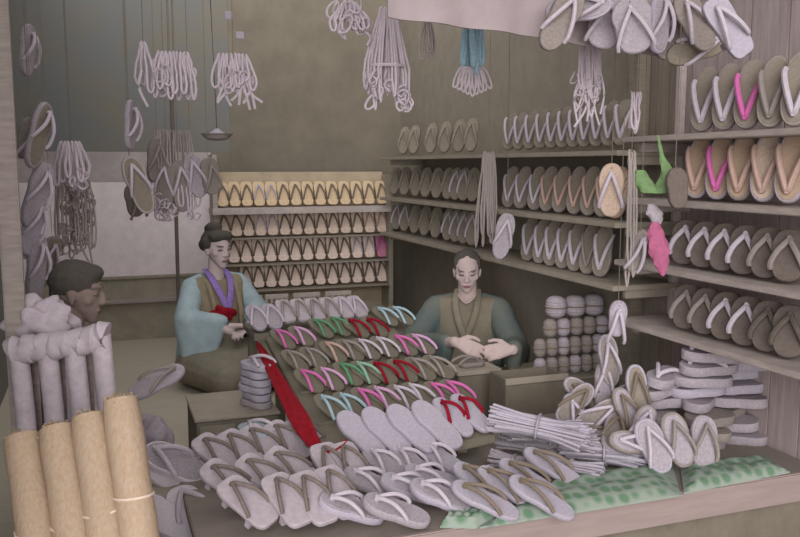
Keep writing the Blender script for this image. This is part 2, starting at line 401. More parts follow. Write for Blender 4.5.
def srow(pxs, toe, ths, where, names, sole=None, soln='dark', L=.2, W=.078, **kw):
    for k, (px, py) in enumerate(pxs):
        c = onS(px, py); v = Vector((c.x, c.y, c.z)) - nrm * .011
        t = (uy * math.cos(R(toe + 16)) + ux * -math.sin(R(toe + 16)))
        t = (t + nrm * .30).normalized(); v = v + nrm * .028
        zori(place_m(v, t, nrm), sole or soleolive, ths[k], '%s sandal, %s thong, %s from left, %s of the sloping stand' % (soln, names[k], ORD[k], where), 'sandals on the sloping stand', L=L, W=W, T=.014, **kw)
KW = dict(TL=.12, TR=.0062)
srow([(283, 344), (301, 341), (321, 333), (338, 331), (356, 333), (374, 332), (385, 321), (400, 320)], 8, [thpink, thpale, thgreen, thgreen, thred, thred, thblue, thblue], 'top row', ['pink', 'pale pink', 'green', 'green', 'red', 'red', 'pale blue', 'pale blue'], L=.17, W=.072, **KW)
srow([(295, 366), (313, 363), (333, 357), (350, 355), (366, 354), (384, 352), (403, 350), (420, 349)], 8, [thgrey, thgrey, thpeach, thgrey, thwhite, thwhite, thpink, thpale], 'second row', ['grey', 'grey', 'peach', 'grey', 'white', 'white', 'pink', 'pale pink'], L=.17, W=.074, **KW)
srow([(309, 386), (329, 384), (348, 379), (365, 378), (382, 378), (402, 376), (420, 374), (438, 372)], 8, [thpink, thpale, thgreen, thpgreen, thred, thred, thgrey, thgrey], 'third row', ['pink', 'pale pink', 'green', 'pale green', 'red', 'red', 'grey', 'grey'], L=.17, W=.078, **KW)
srow([(330, 413), (349, 411), (367, 406), (383, 404), (403, 403), (418, 401), (440, 400), (456, 398)], 8, [thblue, thblue, thpink, thpale, thwhite, thwhite, thpink, thpink], 'fourth row', ['pale blue', 'pale blue', 'pink', 'pale pink', 'white', 'white', 'pink', 'pink'], L=.17, W=.078, **KW)
# white soles lying along the foot of the stand
for k, (px, py) in enumerate([(361, 444), (386, 440), (411, 437), (436, 433)]):
    c = onS(px, py, .01)
    t = (uy * math.cos(R(26)) - ux * math.sin(R(26)) + nrm * .5).normalized()
    zori(place_m(c + nrm * .025, t, nrm), white, None, 'white sandal sole up at the stand foot, %s from the left' % ORD[k], 'white sandals at the foot of the stand', L=.235, W=.098, T=.022)
for k, (px, py) in enumerate([(452, 424), (470, 420)]):
    c = onS(px, py, .01); t = (uy * math.cos(R(20)) - ux * math.sin(R(20)) + nrm * .4).normalized()
    zori(place_m(c + nrm * .02, t, nrm), white, thred, 'white sandal with bright red thong at the stand foot, %s of the two' % ('left' if k == 0 else 'right'), 'red thonged white sandals', L=.2, W=.08, T=.02, TL=.09)
# red sash draped over the left edge of the stand
pts = [onS(257, 342, .03), onS(269, 364, .05), onS(283, 389, .06), onS(298, 416, .065), onS(309, 436, .06), onS(320, 450, .06), onS(332, 451, .065), onS(347, 441, .07)]
wd = [.012, .044, .064, .068, .058, .046, .036, .012]
sp = spline(pts, 6); mb = MB(); vs = []; N = len(sp)
for i, p_ in enumerate(sp):
    t = (sp[min(i + 1, N - 1)] - sp[max(i - 1, 0)]).normalized(); s = nrm.cross(t).normalized()
    q = i / 6; a = int(q); w = wd[min(a, 7)] + (wd[min(a + 1, 7)] - wd[min(a, 7)]) * (q - a)
    for j in range(9):
        x = j / 8 - .5
        vs.append(p_ + s * x * w * 1.0 + nrm * (.006 * math.cos(x * 9 + i * .4) + .002))
    for j in range(9):
        x = .5 - j / 8
        vs.append(p_ + s * x * w * 1.0 + nrm * (.006 * math.cos(x * 9 + i * .4) - .003))
fs = []
for i in range(N - 1):
    for j in range(18): fs.append((i * 18 + j, i * 18 + (j + 1) % 18, (i + 1) * 18 + (j + 1) % 18, (i + 1) * 18 + j))
fs.append(tuple(range(18))); fs.append(tuple((N - 1) * 18 + j for j in range(18)))
mb.add(vs, fs)
solo('sash', mb, redcloth, sp[0], 'long crumpled red cloth sash draped down the left edge of the sloping stand', 'sash')
# ------------------------------------------------------------------ sandals strewn on the bench
def flat(px, py, z, toe, tiltx=0, roll=0):
    c = onZ(px, py, z); a = R(toe)                                   # toe angle from +Y, clockwise
    t = Vector((math.sin(a), math.cos(a), math.tan(R(tiltx)))); n = Vector((math.sin(R(roll)), -math.sin(R(tiltx)), 1))
    return place_m(c, t, n)
WG = 'pale wooden sandals strewn on the bench'
gl = [(217, 462, .628, -42), (240, 458, .60, -34), (262, 452, .60, -36), (286, 448, .60, -34), (306, 444, .60, -34),
      (228, 490, .60, -52), (262, 484, .602, -50), (290, 476, .602, -52),
      (246, 510, .60, -40), (286, 508, .60, -20), (312, 506, .60, -16), (336, 500, .60, -14), (330, 474, .604, -10), (350, 473, .604, -12)]
def shoe_flat(lst, maker):
    for k, a in enumerate(lst): maker(k, *a)
palegeta = mat('pale_geta_wood', (166, 155, 162), scale=50, var=.07)
WHERE_G = ['at the back left corner of the bench', 'second from left in the back row of the bench', 'middle of the back row at bench left', 'beside the red sash tail, lower left', 'just under the red sash bend',
 'large one at the left bench edge', 'next to the left bench edge, middle row', 'left of the paired sandals, middle row', 'in the front row, nearest the left corner', 'in the front row, second from the left corner', 'in the front row, third from the left corner', 'in the front row, fourth from the left corner', 'left one of the pair below the red sash tip', 'right one of the pair below the red sash tip']
for k, (px, py, z, toe) in enumerate(gl):
    geta(flat(px, py, ZB + .055, toe, 27), palegeta, mat('brown_thong', (112, 101, 96), scale=90), 'pale wooden sandal, brown thong, ' + WHERE_G[k], WG, L=.2, W=.095, H=.028)
zl_ = [(385, 470, -30, 0), (412, 468, -28, 0), (440, 462, -35, 0), (372, 487, -62, 0), (410, 492, -75, 0), (350, 512, -80, 0), (395, 514, -70, 0), (440, 500, -60, 0), (432, 482, -80, 0)]
WZ = ['behind the middle of the bench, left', 'behind the middle of the bench, centre', 'just right of the white stand foot row', 'pointing left in the middle of the bench', 'crosswise in the middle of the bench', 'flat at the front edge, left of centre', 'flat at the front edge, centre', 'at the left end of the green mat', 'above the left end of the green mat']
for k, (px, py, toe, lv) in enumerate(zl_):
    zori(flat(px, py, ZB + .045, toe, 20), white if k % 3 else cream, thwhite, 'pale straw sandal lying ' + WZ[k], 'pale straw sandals on the bench', insole=cream if k % 2 else None, L=.205, W=.085, T=.026, TL=.1)
for k, (px, py, toe) in enumerate([(482, 486, -42), (507, 490, -42), (528, 482, -42), (552, 470, -42), (484, 503, -60), (540, 500, -44)]):
    zori(flat(px, py, ZB + .05, toe, 24), white, thdark, 'white sandal with long dark thong, %s' % ['left of the slanting row near the green mats', 'second in the slanting row near the green mats', 'third in the slanting row near the green mats', 'rightmost of the slanting row by the straw bundles', 'lowest left, touching the green mat', 'in front of the slanting row'][k], 'white dark-thonged sandals', L=.22, W=.08, T=.02, TL=.13)
# green checked mats along the front right edge
def green_mat(a, b, c, d, label):
    pa, pb, pc, pd = [onZ(*q, ZB + .02) for q in (a, b, c, d)]; nu, nv = 44, 14; vs = []; fs = []
    for top in (1, 0):
        for j in range(nv + 1):
            for i in range(nu + 1):
                u, v = i / nu, j / nv; p_ = (pa * (1 - u) + pb * u) * (1 - v) + (pd * (1 - u) + pc * u) * v
                e = min(1, min(u, 1 - u, v, 1 - v) * 8)
                p_.z = ZB + (.002 if not top else .008 + e * (.022 + .010 * abs(math.sin(u * 14)) * abs(math.cos(v * 9)))); vs.append(p_)
    o = (nu + 1) * (nv + 1); w = nu + 1
    for j in range(nv):
        for i in range(nu):
            q = j * w + i; fs.append((q, q + 1, q + w + 1, q + w)); fs.append((o + q, o + q + w, o + q + w + 1, o + q + 1))
    for i in range(nu): fs.append((i, o + i, o + i + 1, i + 1)); q = nv * w + i; fs.append((q, q + 1, o + q + 1, o + q))
    for j in range(nv): q = j * w; fs.append((q, q + w, o + q + w, o + q)); q += nu; fs.append((q, o + q, o + q + w, q + w))
    solo('woven_mat', MB().add(vs, fs), matgreen, (pa + pb) / 2 * 1.0, label, 'mat', 'green checked mats')
green_mat((440, 522), (476, 523), (500, 512), (452, 508), 'short green woven mat strip at the left end of the mats')
green_mat((480, 523), (681, 491), (672, 460), (560, 474), 'large green checked mat in the middle of the bench front')
green_mat((684, 489), (790, 468), (768, 455), (680, 461), 'green checked mat at the right end beside the wall')
# straw bundles at the back of the bench
def straw_bundle(p0, p1, r, n, m, label, group):
    d = p1 - p0; L = d.length; t = d.normalized(); M = place_m((p0 + p1) / 2, t, (0, 0, 1))
    o = thing('straw_bundle', label, 'straw bundle', group=group, M=M)
    mb = MB()
    for k in range(n):
        a = random.uniform(0, 6.28); q = r * math.sqrt(random.random()) * .9
        e1 = random.uniform(.8, 1.7); e2 = random.uniform(.8, 1.9); l1 = -L / 2 * random.uniform(.8, 1.05); l2 = L / 2 * random.uniform(.8, 1.05)
        x, z = math.cos(a) * q, math.sin(a) * q * .7
        z0 = max(-r * .75, z * e1)
        mb.tube(spline([(x * e1, l1, z0), (x, l1 * .3, z), (x, l2 * .3, z), (x * e2, l2, max(-r * .75, z * e2))], 3), random.uniform(.003, .007), 5)
    part('straw', mb, m, o, kind='stuff')
    mb = MB(); mb.tube([(math.cos(2 * math.pi * k / 16) * r * 1.02, 0, math.sin(2 * math.pi * k / 16) * r * .8) for k in range(16)], .005, 5, closed=True, up=(0, 1, 0)); part('tie', mb, cream, o)
    return o
def bp(px, py, z): return onZ(px, py, z)
SB = 'straw bundles at the back of the bench'
straw_bundle(P(490, 416, 2.95), P(588, 438, 2.85), .055, 80, white, 'thick pale straw bundle at the back of the bench in front of the trays', SB)
straw_bundle(bp(560, 448, .66), bp(650, 456, .66), .04, 50, white, 'straw bundle pointing towards the heap of thick sandals', SB)
straw_bundle(bp(500, 440, .64), bp(560, 452, .64), .036, 44, cream, 'short frayed straw bundle below the thick pale bundle', SB)
straw_bundle(bp(540, 462, .635), bp(602, 474, .635), .034, 44, white, 'straw bundle lying along the top edge of the green mat', SB)
straw_bundle(bp(490, 458, .63), bp(540, 466, .63), .03, 40, cream, 'thin straw bundle above the white dark-thonged sandals', SB)
straw_bundle(bp(505, 430, .70), bp(600, 444, .68), .04, 60, cream, 'pale straw bundle lying between the thick bundle and the frayed one', SB)
straw_bundle(bp(575, 452, .64), bp(640, 462, .64), .036, 50, white, 'straw bundle just above the large green mat', SB)
# heap of thick sandals by the right wall
HG = 'thick sandals heaped by the right wall'
hp = []
colx = [(655, 452), (690, 446), (728, 440), (752, 436)]
names_c = ['left column', 'second column', 'third column', 'right column']
for ci, (px, py) in enumerate([(662, 446), (699, 446), (735, 440)]):
    base = onZ(px, py, ZB); z = ZB + .002
    nl = [6, 8, 7][ci]
    for k in range(nl):
        c = Vector((base.x + random.uniform(-.03, .03), base.y + random.uniform(-.035, .035) , z))
        a = R(random.choice((-50, -70, -100, -125)) + random.uniform(-10, 10)); th = .036
        t = Vector((math.sin(a), math.cos(a), 0))
        m_ = [greystraw, cream, cream][random.randrange(3)] if k < 3 else [cream, white][random.randrange(2)]
        top = k == nl - 1
        zori(place_m(c, t + Vector((0, 0, random.uniform(-.09, .09))), (random.uniform(-.1, .1), random.uniform(-.22, .02), 1)), m_, thwhite if k >= nl - 2 else None, 'thick padded sandal, %s, %s of the heap by the wall' % ('topmost' if top else ORD[k] + ' from the bottom', names_c[ci]), HG, L=.215, W=.105, T=th, TR=.008)
        z += th + .012
# leaning oval straw sandals at the foot of the heap
for k, (px, py, d, a, m_) in enumerate([(652, 446, 2.52, 14, white), (676, 440, 2.5, 4, greystraw), (702, 444, 2.5, -22, cream)]):
    c = onY(px, py, 2.27); c.z = max(c.z, ZB + .092)
    up = Vector((math.sin(R(a)) * -1, .45, .9)).normalized(); n = Vector((-.2, -1, .3))
    zori(place_m(c, up, n), m_, thwhite if k == 0 else thgrey, '%s straw sandal leaning upright at the foot of the heap, %s' % (['white', 'grey', 'cream'][k], ['left', 'middle', 'right'][k]), 'upright sandals before the heap', insole=cream, L=.19, W=.1)
# ------------------------------------------------------------------ things on the raised floor
def box_thing(name, label, x0, x1, y0, y1, z0, z1, m, cat='box'):
    o = thing(name, label, cat, ((x0 + x1) / 2, (y0 + y1) / 2, z0)); return o
# low chest of drawers left of the stand
c0 = P(190, 403, 3.55); c1 = P(258, 392, 3.75)
dx0, dx1 = c0.x, c1.x + .02; dz = c0.z; dy0 = 3.3
ch = thing('low_chest', 'low dark chest left of the stand with stacked sandals on it', 'chest', ((dx0 + dx1) / 2, dy0 + .2, ZF))
rp_('body', MB().bbox(dx0, dx1, dy0, dy0 + .38, ZF + .002, dz - .012, .004), boxwood, ch)
rp_('chest_top', MB().bbox(dx0 - .008, dx1 + .008, dy0 - .008, dy0 + .39, dz - .011, dz, .003), ledge_m, ch)
for k in range(2):
    xa_ = dx0 + .012 + k * (dx1 - dx0) / 2; xb_ = xa_ + (dx1 - dx0) / 2 - .024
    q = rp_('drawer', MB().bbox(xa_, xb_, dy0 - .007, dy0 + .001, ZF + .04, dz - .03, .002), darkwood, ch)
    kb = MB().bbox((xa_ + xb_) / 2 - .012, (xa_ + xb_) / 2 + .012, dy0 - .02, dy0 - .008, dz - .07, dz - .055, .002); centre(kb, ch.location); part('handle', kb, ledge_m, q)
def stack(px, py, d, n, th, label, grp, m_=white, a0=-90, zbase=None):
    b = P(px, py, d); z = zbase if zbase is not None else b.z
    for k in range(n):
        a = R(a0 + random.uniform(-8, 8)); t = Vector((math.sin(a), math.cos(a), 0))
        zori(place_m(Vector((b.x + random.uniform(-.006, .006), b.y + random.uniform(-.006, .006), z)), t, (0, 0, 1)), m_ if k != 0 or m_ is not white else cream, thwhite if k == n - 1 else None, label % ('topmost' if k == n - 1 else ORD[k] + ' from the bottom'), grp, L=.17, W=.1, T=th)
        z += th + .016 if False else th + .004
stack(256, 388, 3.5, 6, .028, 'white sandal stacked beside the red sash, %s', 'stack on the low chest', a0=-20, zbase=dz + .001)
stack(257, 438, 2.98, 4, .026, 'bluish white sandal in the front stack on the bench, %s', 'front stack on the bench', m_=mat('bluish_straw', (152, 162, 172), scale=100), a0=-20, zbase=ZB + .001)
# white sandals along the top of the stand + pale box behind
low = thing('low_step', 'narrow dark step behind the sloping stand holding white sandals', 'step', (1.1, 4.25, ZF))
q0 = P(250, 338, 4.05); q1 = P(385, 312, 4.5)
a_ = onY(266, 330, 3.8).x; b_ = onY(392, 318, 3.8).x; zs_ = onY(300, 331, 3.86).z
rp_('step_top', MB().bbox(a_ - .05, b_, 3.835, 4.16, zs_ - .03, zs_, .003), boxwood, low)
for x in (a_ - .03, b_ - .07): rp_('leg', MB().bbox(x, x + .04, 4.10, 4.15, ZF + .002, zs_ - .031, .003), boxwood, low)
for k, px in enumerate([262, 278, 293, 308, 323, 338, 352, 366]):
    X = onY(px, 318, 3.86).x; tl = 30
    u = Vector((-.12, math.cos(R(tl)), math.sin(R(tl)))); n = Vector((0, -math.sin(R(tl)), math.cos(R(tl))))
    c = Vector((X, 3.87, zs_ + .004)) + u * .098
    if k < 2 : zori(place_m(c, u, n), white, thwhite, 'white sandal at the left end of the step behind the stand, %s' % ('outermost' if k == 0 else 'second'), 'white sandals behind the stand', insole=cream, L=.19, W=.088)
    else: geta(place_m(c - n * .02 + Vector((0, .02, .02)), u, n), palegeta, thwhite if k > 5 else thgrey, 'pale wooden sandal leaning on the step behind the stand, %s from left' % ORD[k], 'white sandals behind the stand', L=.17, W=.074, H=.02)
# comb-like racks of small thong pegs between rack and step
for k, (x0, x1) in enumerate([(252, 262), (265, 288), (293, 320), (325, 351)]):
    a = onY(x0, 293, 5.5).x; b = onY(x1, 293, 5.5).x; z1 = onY(300, 293, 5.5).z; z0 = onY(300, 312, 5.5).z
    o = thing('peg_rail', 'small pale toothed rail of wooden pegs under the back rack, %s from the left' % ORD[k], 'peg rail', ((a + b) / 2, 5.5, z0), 'peg rails')
    rp_('rail', MB().bbox(a, b, 5.49, 5.51, z1 - .03, z1, .003), palewood, o)
    nn_ = max(2, int((x1 - x0) / 4.4))
    for j in range(nn_):
        x = a + .008 + (b - a - .016) * j / (nn_ - 1); rp_('peg', MB().bbox(x - .008, x + .008, 5.488, 5.512, z0, z1 - .031, .003), palewood, o)
zt_ = onY(300, 312, 5.5).z
a = onY(246, 300, 5.5).x; b = onY(385, 300, 5.5).x
sb = thing('storage_box', 'dark storage box under the peg rails', 'box', ((a + b) / 2, 5.55, ZF))
rp_('body', MB().bbox(a, b, 5.42, 5.8, ZF + .002, zt_ - .014, .004), boxwood, sb); rp_('lid', MB().bbox(a - .01, b + .01, 5.41, 5.81, zt_ - .013, zt_ - .001, .003), darkwood, sb)
# work block and tray before the man
def tray(px0, px1, pyt, d, h, dep, name, label, open_=False, mtop=greystraw):
    a = P(px0, pyt, d); y0 = a.y; b = onY(px1, pyt, y0); x0, x1 = a.x, b.x; z = a.z
    o = thing(name, label, 'box', ((x0 + x1) / 2, y0, ZF))
    if not open_:
        rp_('block', MB().bbox(x0, x1, y0, y0 + dep, ZF + .002, z - .02, .004), boxwood, o)
        rp_('top_board', MB().bbox(x0 - .01, x1 + .01, y0 - .01, y0 + dep + .01, z - .019, z, .003), ledge_m, o)
    else:
        t = .014
        for nm, q in (('front', (x0, x1, y0, y0 + t)), ('back', (x0, x1, y0 + dep - t, y0 + dep)), ('side', (x0, x0 + t, y0 + t, y0 + dep - t)), ('side', (x1 - t, x1, y0 + t, y0 + dep - t))):
            rp_(nm, MB().bbox(*q, ZF + .002, z, .002), boxwood, o)
        rp_('bottom', MB().box(x0 + t, x1 - t, y0 + t, y0 + dep - t, z - .06, z - .05), palewood, o, smooth=False)
        rp_('front_rim', MB().bbox(x0 - .006, x1 + .006, y0 - .012, y0 - .001, z - .022, z + .006, .002), ledge_m, o)
    return x0, x1, y0, z
wb = tray(459, 499, 372, 3.75, .3, .13, 'work_block', 'dark square work block in front of the seated man')
tr = tray(506, 566, 380, 3.55, .3, .16, 'open_tray', 'open dark wooden tray with a pale inside, beside the work block', True)
zori(place_m(Vector(((wb[0] + wb[1]) / 2, wb[2] + .08, wb[3] + .002)), (1, .15, 0), (0, 0, 1)), greystraw, thgrey, 'grey straw sandal lying on the work block before the man', None, L=.13, W=.07)
# stack of round rolls on a chest, behind tray
chx0 = P(536, 376, 3.75).x; chz = onY(575, 374, 3.34).z
rc = thing('low_chest', 'low dark chest behind the open tray, under the round cord rolls', 'chest', (chx0 + .3, 3.95, ZF))
rcx0, rcx1 = onY(538, 378, 3.34).x, onY(622, 378, 3.34).x
rc.location = ((rcx0 + rcx1) / 2, 3.5, ZF)
rp_('body', MB().bbox(rcx0 - .02, rcx1 + .02, 3.29, 3.62, ZF + .002, chz - .014, .004), boxwood, rc)
rp_('chest_top', MB().bbox(rcx0 - .03, rcx1 + .03, 3.28, 3.63, chz - .013, chz - .001, .003), darkwood, rc)
def roll_mesh(r, L, m):
    key = ('roll', r, L, m.name)
    if key in CACHE: return CACHE[key]
    mb = MB(); pts = []; N = 22
    prof = lambda q: r * (1 - .55 * abs(2 * q - 1) ** 4) * (1 + .035 * math.sin(q * 50))
    mb.tube([(0, 0, -L / 2 + L * i / N) for i in range(N + 1)], lambda q: max(.004, prof(q)), 18, up=(0, 1, 0))
    me = mb.mesh('wound_cord', m); CACHE[key] = me; return me
def tie_mesh(r, m):
    key = ('tie', r)
    if key in CACHE: return CACHE[key]
    mb = MB().tube([(math.cos(k * math.pi / 8) * r * 1.01, math.sin(k * math.pi / 8) * r * 1.01, 0) for k in range(16)], .004, 5, closed=True)
    me = mb.mesh('tie', m); CACHE[key] = me; return me
rowsR = [(6, .030, 'bottom row'), (6, .030, 'second row'), (5, .034, 'third row'), (3, .05, 'top row')]
z = chz; z_prev = 0
starts = [rcx0 - .01, rcx0 - .005, rcx0 + .05, rcx0 + .07]
for ri, (n, r, nm) in enumerate(rowsR):
    hh_ = .044 if r < .04 else .052
    z += hh_
    for k in range(n):
        o = thing('cord_roll', 'rounded roll of wound pale cord, %s from the left in the %s' % (ORD[k], nm), 'cord roll', (starts[ri] + r + k * (2 * r + .003), 3.36 + ri * .012, z), 'rolls of wound cord')
        o.rotation_euler = (0, R(0), 0); 
        w = link('wound_cord', roll_mesh(r, .086 if r < .04 else .102, [cream, greystraw, greystraw][(k + ri) % 3] if ri < 3 else cream), o); w.rotation_euler = (R(0), 0, 0)
        t = link('tie', tie_mesh(r, thdark), o)
    z += hh_ + .001
# hanging single white zori + tangled pile in front of rolls
# ------------------------------------------------------------------ hanging stock
def pole_for(y): return min(POLES.values(), key=lambda q: abs(q[0] - y))
def snap(px, py, d):
    c = P(px, py, d); return onY(px, py, pole_for(c.y)[0])
def hank(name, label, px, pt, pb, d, wpx, n, m, group='hanging hanks of cord', rr=.0045, loose=0, top_w=.3, cat='cord', stringtop=True, band=None, messy=None):
    a = snap(px, pt, d); b = onY(px, pb, a.y); H = a.z - b.z; W = wpx / F * (a - EYE).dot(ray(400, 268.5))
    o = thing(name, label, cat, a, group)
    yy, zz = pole_for(a.y)
    if stringtop:
        part('hanging_string', MB().tube([(0, 0, -.01), (0, (yy - a.y) * .5, (zz - a.z) * .5), (0, yy - a.y, zz - a.z - .02)], .0013, 4), mat('dim_string', (118, 110, 100), bump=0), o)
    for k in range(n):
        cx = (k + .5) / n - .5; xo = cx * W + random.uniform(-.1, .1) * W / n; dy = random.uniform(-.04, .04)
        l = H * random.uniform(.78, 1.0); hw = W / n * random.uniform(.5, 1.0)
        pts = []
        for j in range(20):
            q = 2 * math.pi * j / 20; zz_ = (1 - math.cos(q)) / 2
            x = xo * (top_w + (1 - top_w) * min(1, zz_ * 1.6)) + math.sin(q) * hw * (.25 + .75 * zz_ ** 1.4)
            pts.append((x + random.uniform(-.002, .002), dy * zz_ + .004 * math.sin(q * 2 + k), -zz_ * l))
        part('cord_loop', MB().tube(pts, rr, 6, closed=True, up=(.1, 1, .05)), m, o)
    for k in range(loose):
        x0 = random.uniform(-.5, .5) * W * .8; z0 = -H * random.uniform(.5, .8); z1 = -H * random.uniform(1.1, 1.35); x1 = x0 + random.uniform(-.5, .5) * W * .6
        part('cord_tail', MB().tube(spline([(x0, -.01, z0), ((x0 + x1) / 2 + random.uniform(-.03, .03), -.02, (z0 + z1) / 2), (x1, -.01, z1)], 5), rr * 1.1, 6), m, o)
    for k in range(messy[0] if messy else 0):
        q0, q1, rad = messy[1:4]; cz = -H * random.uniform(q0, q1); cx = random.uniform(-.45, .45) * W; r1 = rad * random.uniform(.6, 1.1); r2 = r1 * random.uniform(.4, .8); ph = random.uniform(-.6, .6); yy_ = random.uniform(-.03, .02)
        part('cord_loop', MB().tube([(cx + math.cos(ph) * math.sin(q * .449) * r2 - math.sin(ph) * math.cos(q * .449) * r1, yy_ + .01 * math.sin(q * .9 + k), cz + math.sin(ph) * math.sin(q * .449) * r2 + math.cos(ph) * math.cos(q * .449) * r1) for q in range(14)], rr * .9, 5, closed=True, up=(.1, 1, .05)), m, o)
    if band:
        part('knot', MB().tube([(math.cos(k_ * math.pi / 6) * W * .35, math.sin(k_ * math.pi / 6) * .03, -H * band) for k_ in range(12)], .006, 6, closed=True), m, o)
    return o
wc = mat('white_cord', (184, 172, 180), scale=100, var=.06)
wg = mat('grey_cord', (158, 147, 144), scale=100, var=.06)
hank('cord_hank', 'narrow white cord hank at the far left of the upper left group', 143, 42, 94, 3.1, 18, 3, wc, loose=1, rr=.005)
hank('cord_hank', 'full white cord hank hanging upper left over the dark wall', 173, 52, 100, 3.1, 42, 9, wc, rr=.0052, top_w=.75, messy=(10, .2, .85, .035))
hank('cord_hank', 'white cord hank with long loose tails above the woman', 233, 54, 96, 3.1, 42, 8, wc, loose=9, rr=.005, top_w=.75, messy=(10, .2, .9, .03))
hank('cord_hank', 'tangled pale cord hank at the top edge, left of the centre hank', 350, 2, 34, 3.0, 46, 8, wc, loose=5, rr=.0045, messy=(14, .1, .8, .03))
hank('cord_hank', 'long white cord hank of many loops hanging at the top centre', 388, 8, 112, 3.0, 46, 13, wc, rr=.0048, top_w=.35, band=.55, messy=(14, .6, 1.0, .03))
hank('cord_hank', 'small pale cord tail hanging below the valance', 428, 14, 60, 3.0, 14, 3, wg, rr=.004)
b_ = hank('cord_hank', 'blue cord hank with white looped ends hanging from the valance', 473, 10, 76, 2.9, 20, 7, blueyarn, rr=.008, top_w=.85)
mb = MB()
for k in range(9):
    cx = (k / 8 - .5); W = .145; pts = []
    for j in range(16):
        q = 2 * math.pi * j / 16; pts.append((cx * W * (.55 + .45 * (1 - math.cos(q)) / 2) + math.sin(q) * .013, .004 * math.sin(3 * k), -.205 - (1 - math.cos(q)) / 2 * (.105 - .06 * abs(cx))))
    part('looped_end', MB().tube(pts, .004, 6, closed=True, up=(.1, 1, .05)), wc, b_, label='white looped cord end')
hank('cord_hank', 'long shaggy pale cord hank hanging right of the blue one', 590, 34, 104, 2.9, 32, 13, wc, loose=8, rr=.0036, top_w=.8, messy=(10, .5, 1.0, .025))
hank('cord_hank', 'faint grey cord hank hanging by the far end of the right shelf', 489, 152, 250, 4.1, 22, 9, wg, rr=.005, top_w=.6)
hank('cord_hank', 'long grey hank of woven straw loops at the left, above the boy', 72, 160, 255, 3.5, 38, 10, wg, loose=3, rr=.0045, top_w=.75, messy=(44, .2, 1.0, .03))
hank('cord_hank', 'short pale braided hank above the boy on the left', 70, 142, 186, 3.3, 34, 6, wc, rr=.006, top_w=.6, messy=(10, .6, 1.1, .02))
hank('cord_hank', 'brushy grey hank of thin loops over the hanging sandals', 172, 130, 172, 3.6, 40, 14, wg, rr=.003, top_w=.9)
hank('cord_hank', 'grey hank of thong loops hanging among the sandals left of the rack', 172, 170, 216, 3.62, 54, 12, wc, rr=.0045, top_w=.8, messy=(24, .6, 1.05, .024))
hank('cord_hank', 'thin white thong hank dangling beside the green sandal', 632, 150, 290, 2.95, 12, 3, wg, rr=.004, top_w=.8)
hank('cord_hank', 'short white thongs hanging from the end of the right shelf', 636, 92, 135, 2.9, 16, 4, wc, rr=.004, top_w=.9)
# hanging sandals
def hang(px, py, d, roll, yaw, sole, th, label, group='hanging sandals', ins=None, cord=True, dy=None, **kw):
    c = snap(px, py, d) if dy is None else onY(px, py, dy); f = (EYE - c); f.z = 0; f.normalize(); s = Vector((-f.y, f.x, 0))
    n = f * math.cos(R(yaw)) + s * math.sin(R(yaw)); sd = Vector((0, 0, 1)).cross(n).normalized()
    t = Vector((0, 0, 1)) * math.cos(R(roll)) + sd * math.sin(R(roll))
    o = zori(place_m(c, t, n), sole, th, label, group, insole=ins, **kw)
    if cord:
        yy, zz = pole_for(c.y); L = kw.get('L', .235); top = c + t * (L / 2 - .02); Mi_ = o.matrix_world.inverted() if False else place_m(c, t, n).inverted()
        mb = MB().tube([Mi_ @ (top + n * .025), Mi_ @ (top + Vector((0, 0, .03))), Mi_ @ Vector((top.x, c.y if abs(c.y - yy) > .1 else yy, zz - .02))], .0013, 4)
        part('hanging_string', mb, mat('dim_string', (118, 110, 100), bump=0), o)
    return o
hang(138, 185, 3.5, -18, 10, wg, thwhite, 'pale rimmed sandal hanging at the left of the upper left cluster', ins=soledark, L=.24)
hang(133, 200, 3.75, -8, 40, soledk2, thdark, 'dark oval sandal hanging behind the pale rimmed one on the left', L=.15, W=.1)
hang(155, 160, 3.7, 8, 30, greystraw, thgrey, 'grey sandal hanging inside the upper left cluster', L=.2)
hang(166, 186, 3.65, 4, -20, greystraw, thwhite, 'narrow grey sandal hanging in the middle of the left cluster')
hang(180, 186, 3.8, -4, 20, greystraw, thwhite, 'grey sandal hanging right of the middle of the left cluster')
hang(195, 176, 3.6, -14, 10, cream, thwhite, 'pale sandal hanging at the right of the left cluster', L=.2)
hang(209, 176, 3.7, -6, 30, greystraw, thgrey, 'outermost grey sandal of the left cluster, beside the rack', L=.17)
hang(128, 125, 3.4, 12, 70, cream, thwhite, 'sandal seen edge-on hanging high on the left', L=.2)
# right group
hang(611, 190, 3.0, 0, 0, mat('peach_straw2', (172, 150, 136), scale=100), thwhite, 'peach straw sandal hanging left of the green cloth', L=.19, W=.09)
hang(676, 188, 2.75, -6, 20, soledk2, None, 'dark sandal hanging right of the green cloth', L=.13, W=.07)
hang(617, 318, 2.95, 4, 10, cream, thwhite, 'white oval sandal hanging alone in front of the rolls', ins=white, L=.135, W=.068)
hang(503, 236, 4.1, 12, 10, cream, thwhite, 'pale sandal hanging beside the faint grey hank', L=.22)
hang(635, 250, 2.9, 20, 30, greystraw, thwhite, 'narrow sandal hanging below the white thongs', L=.16, W=.06)
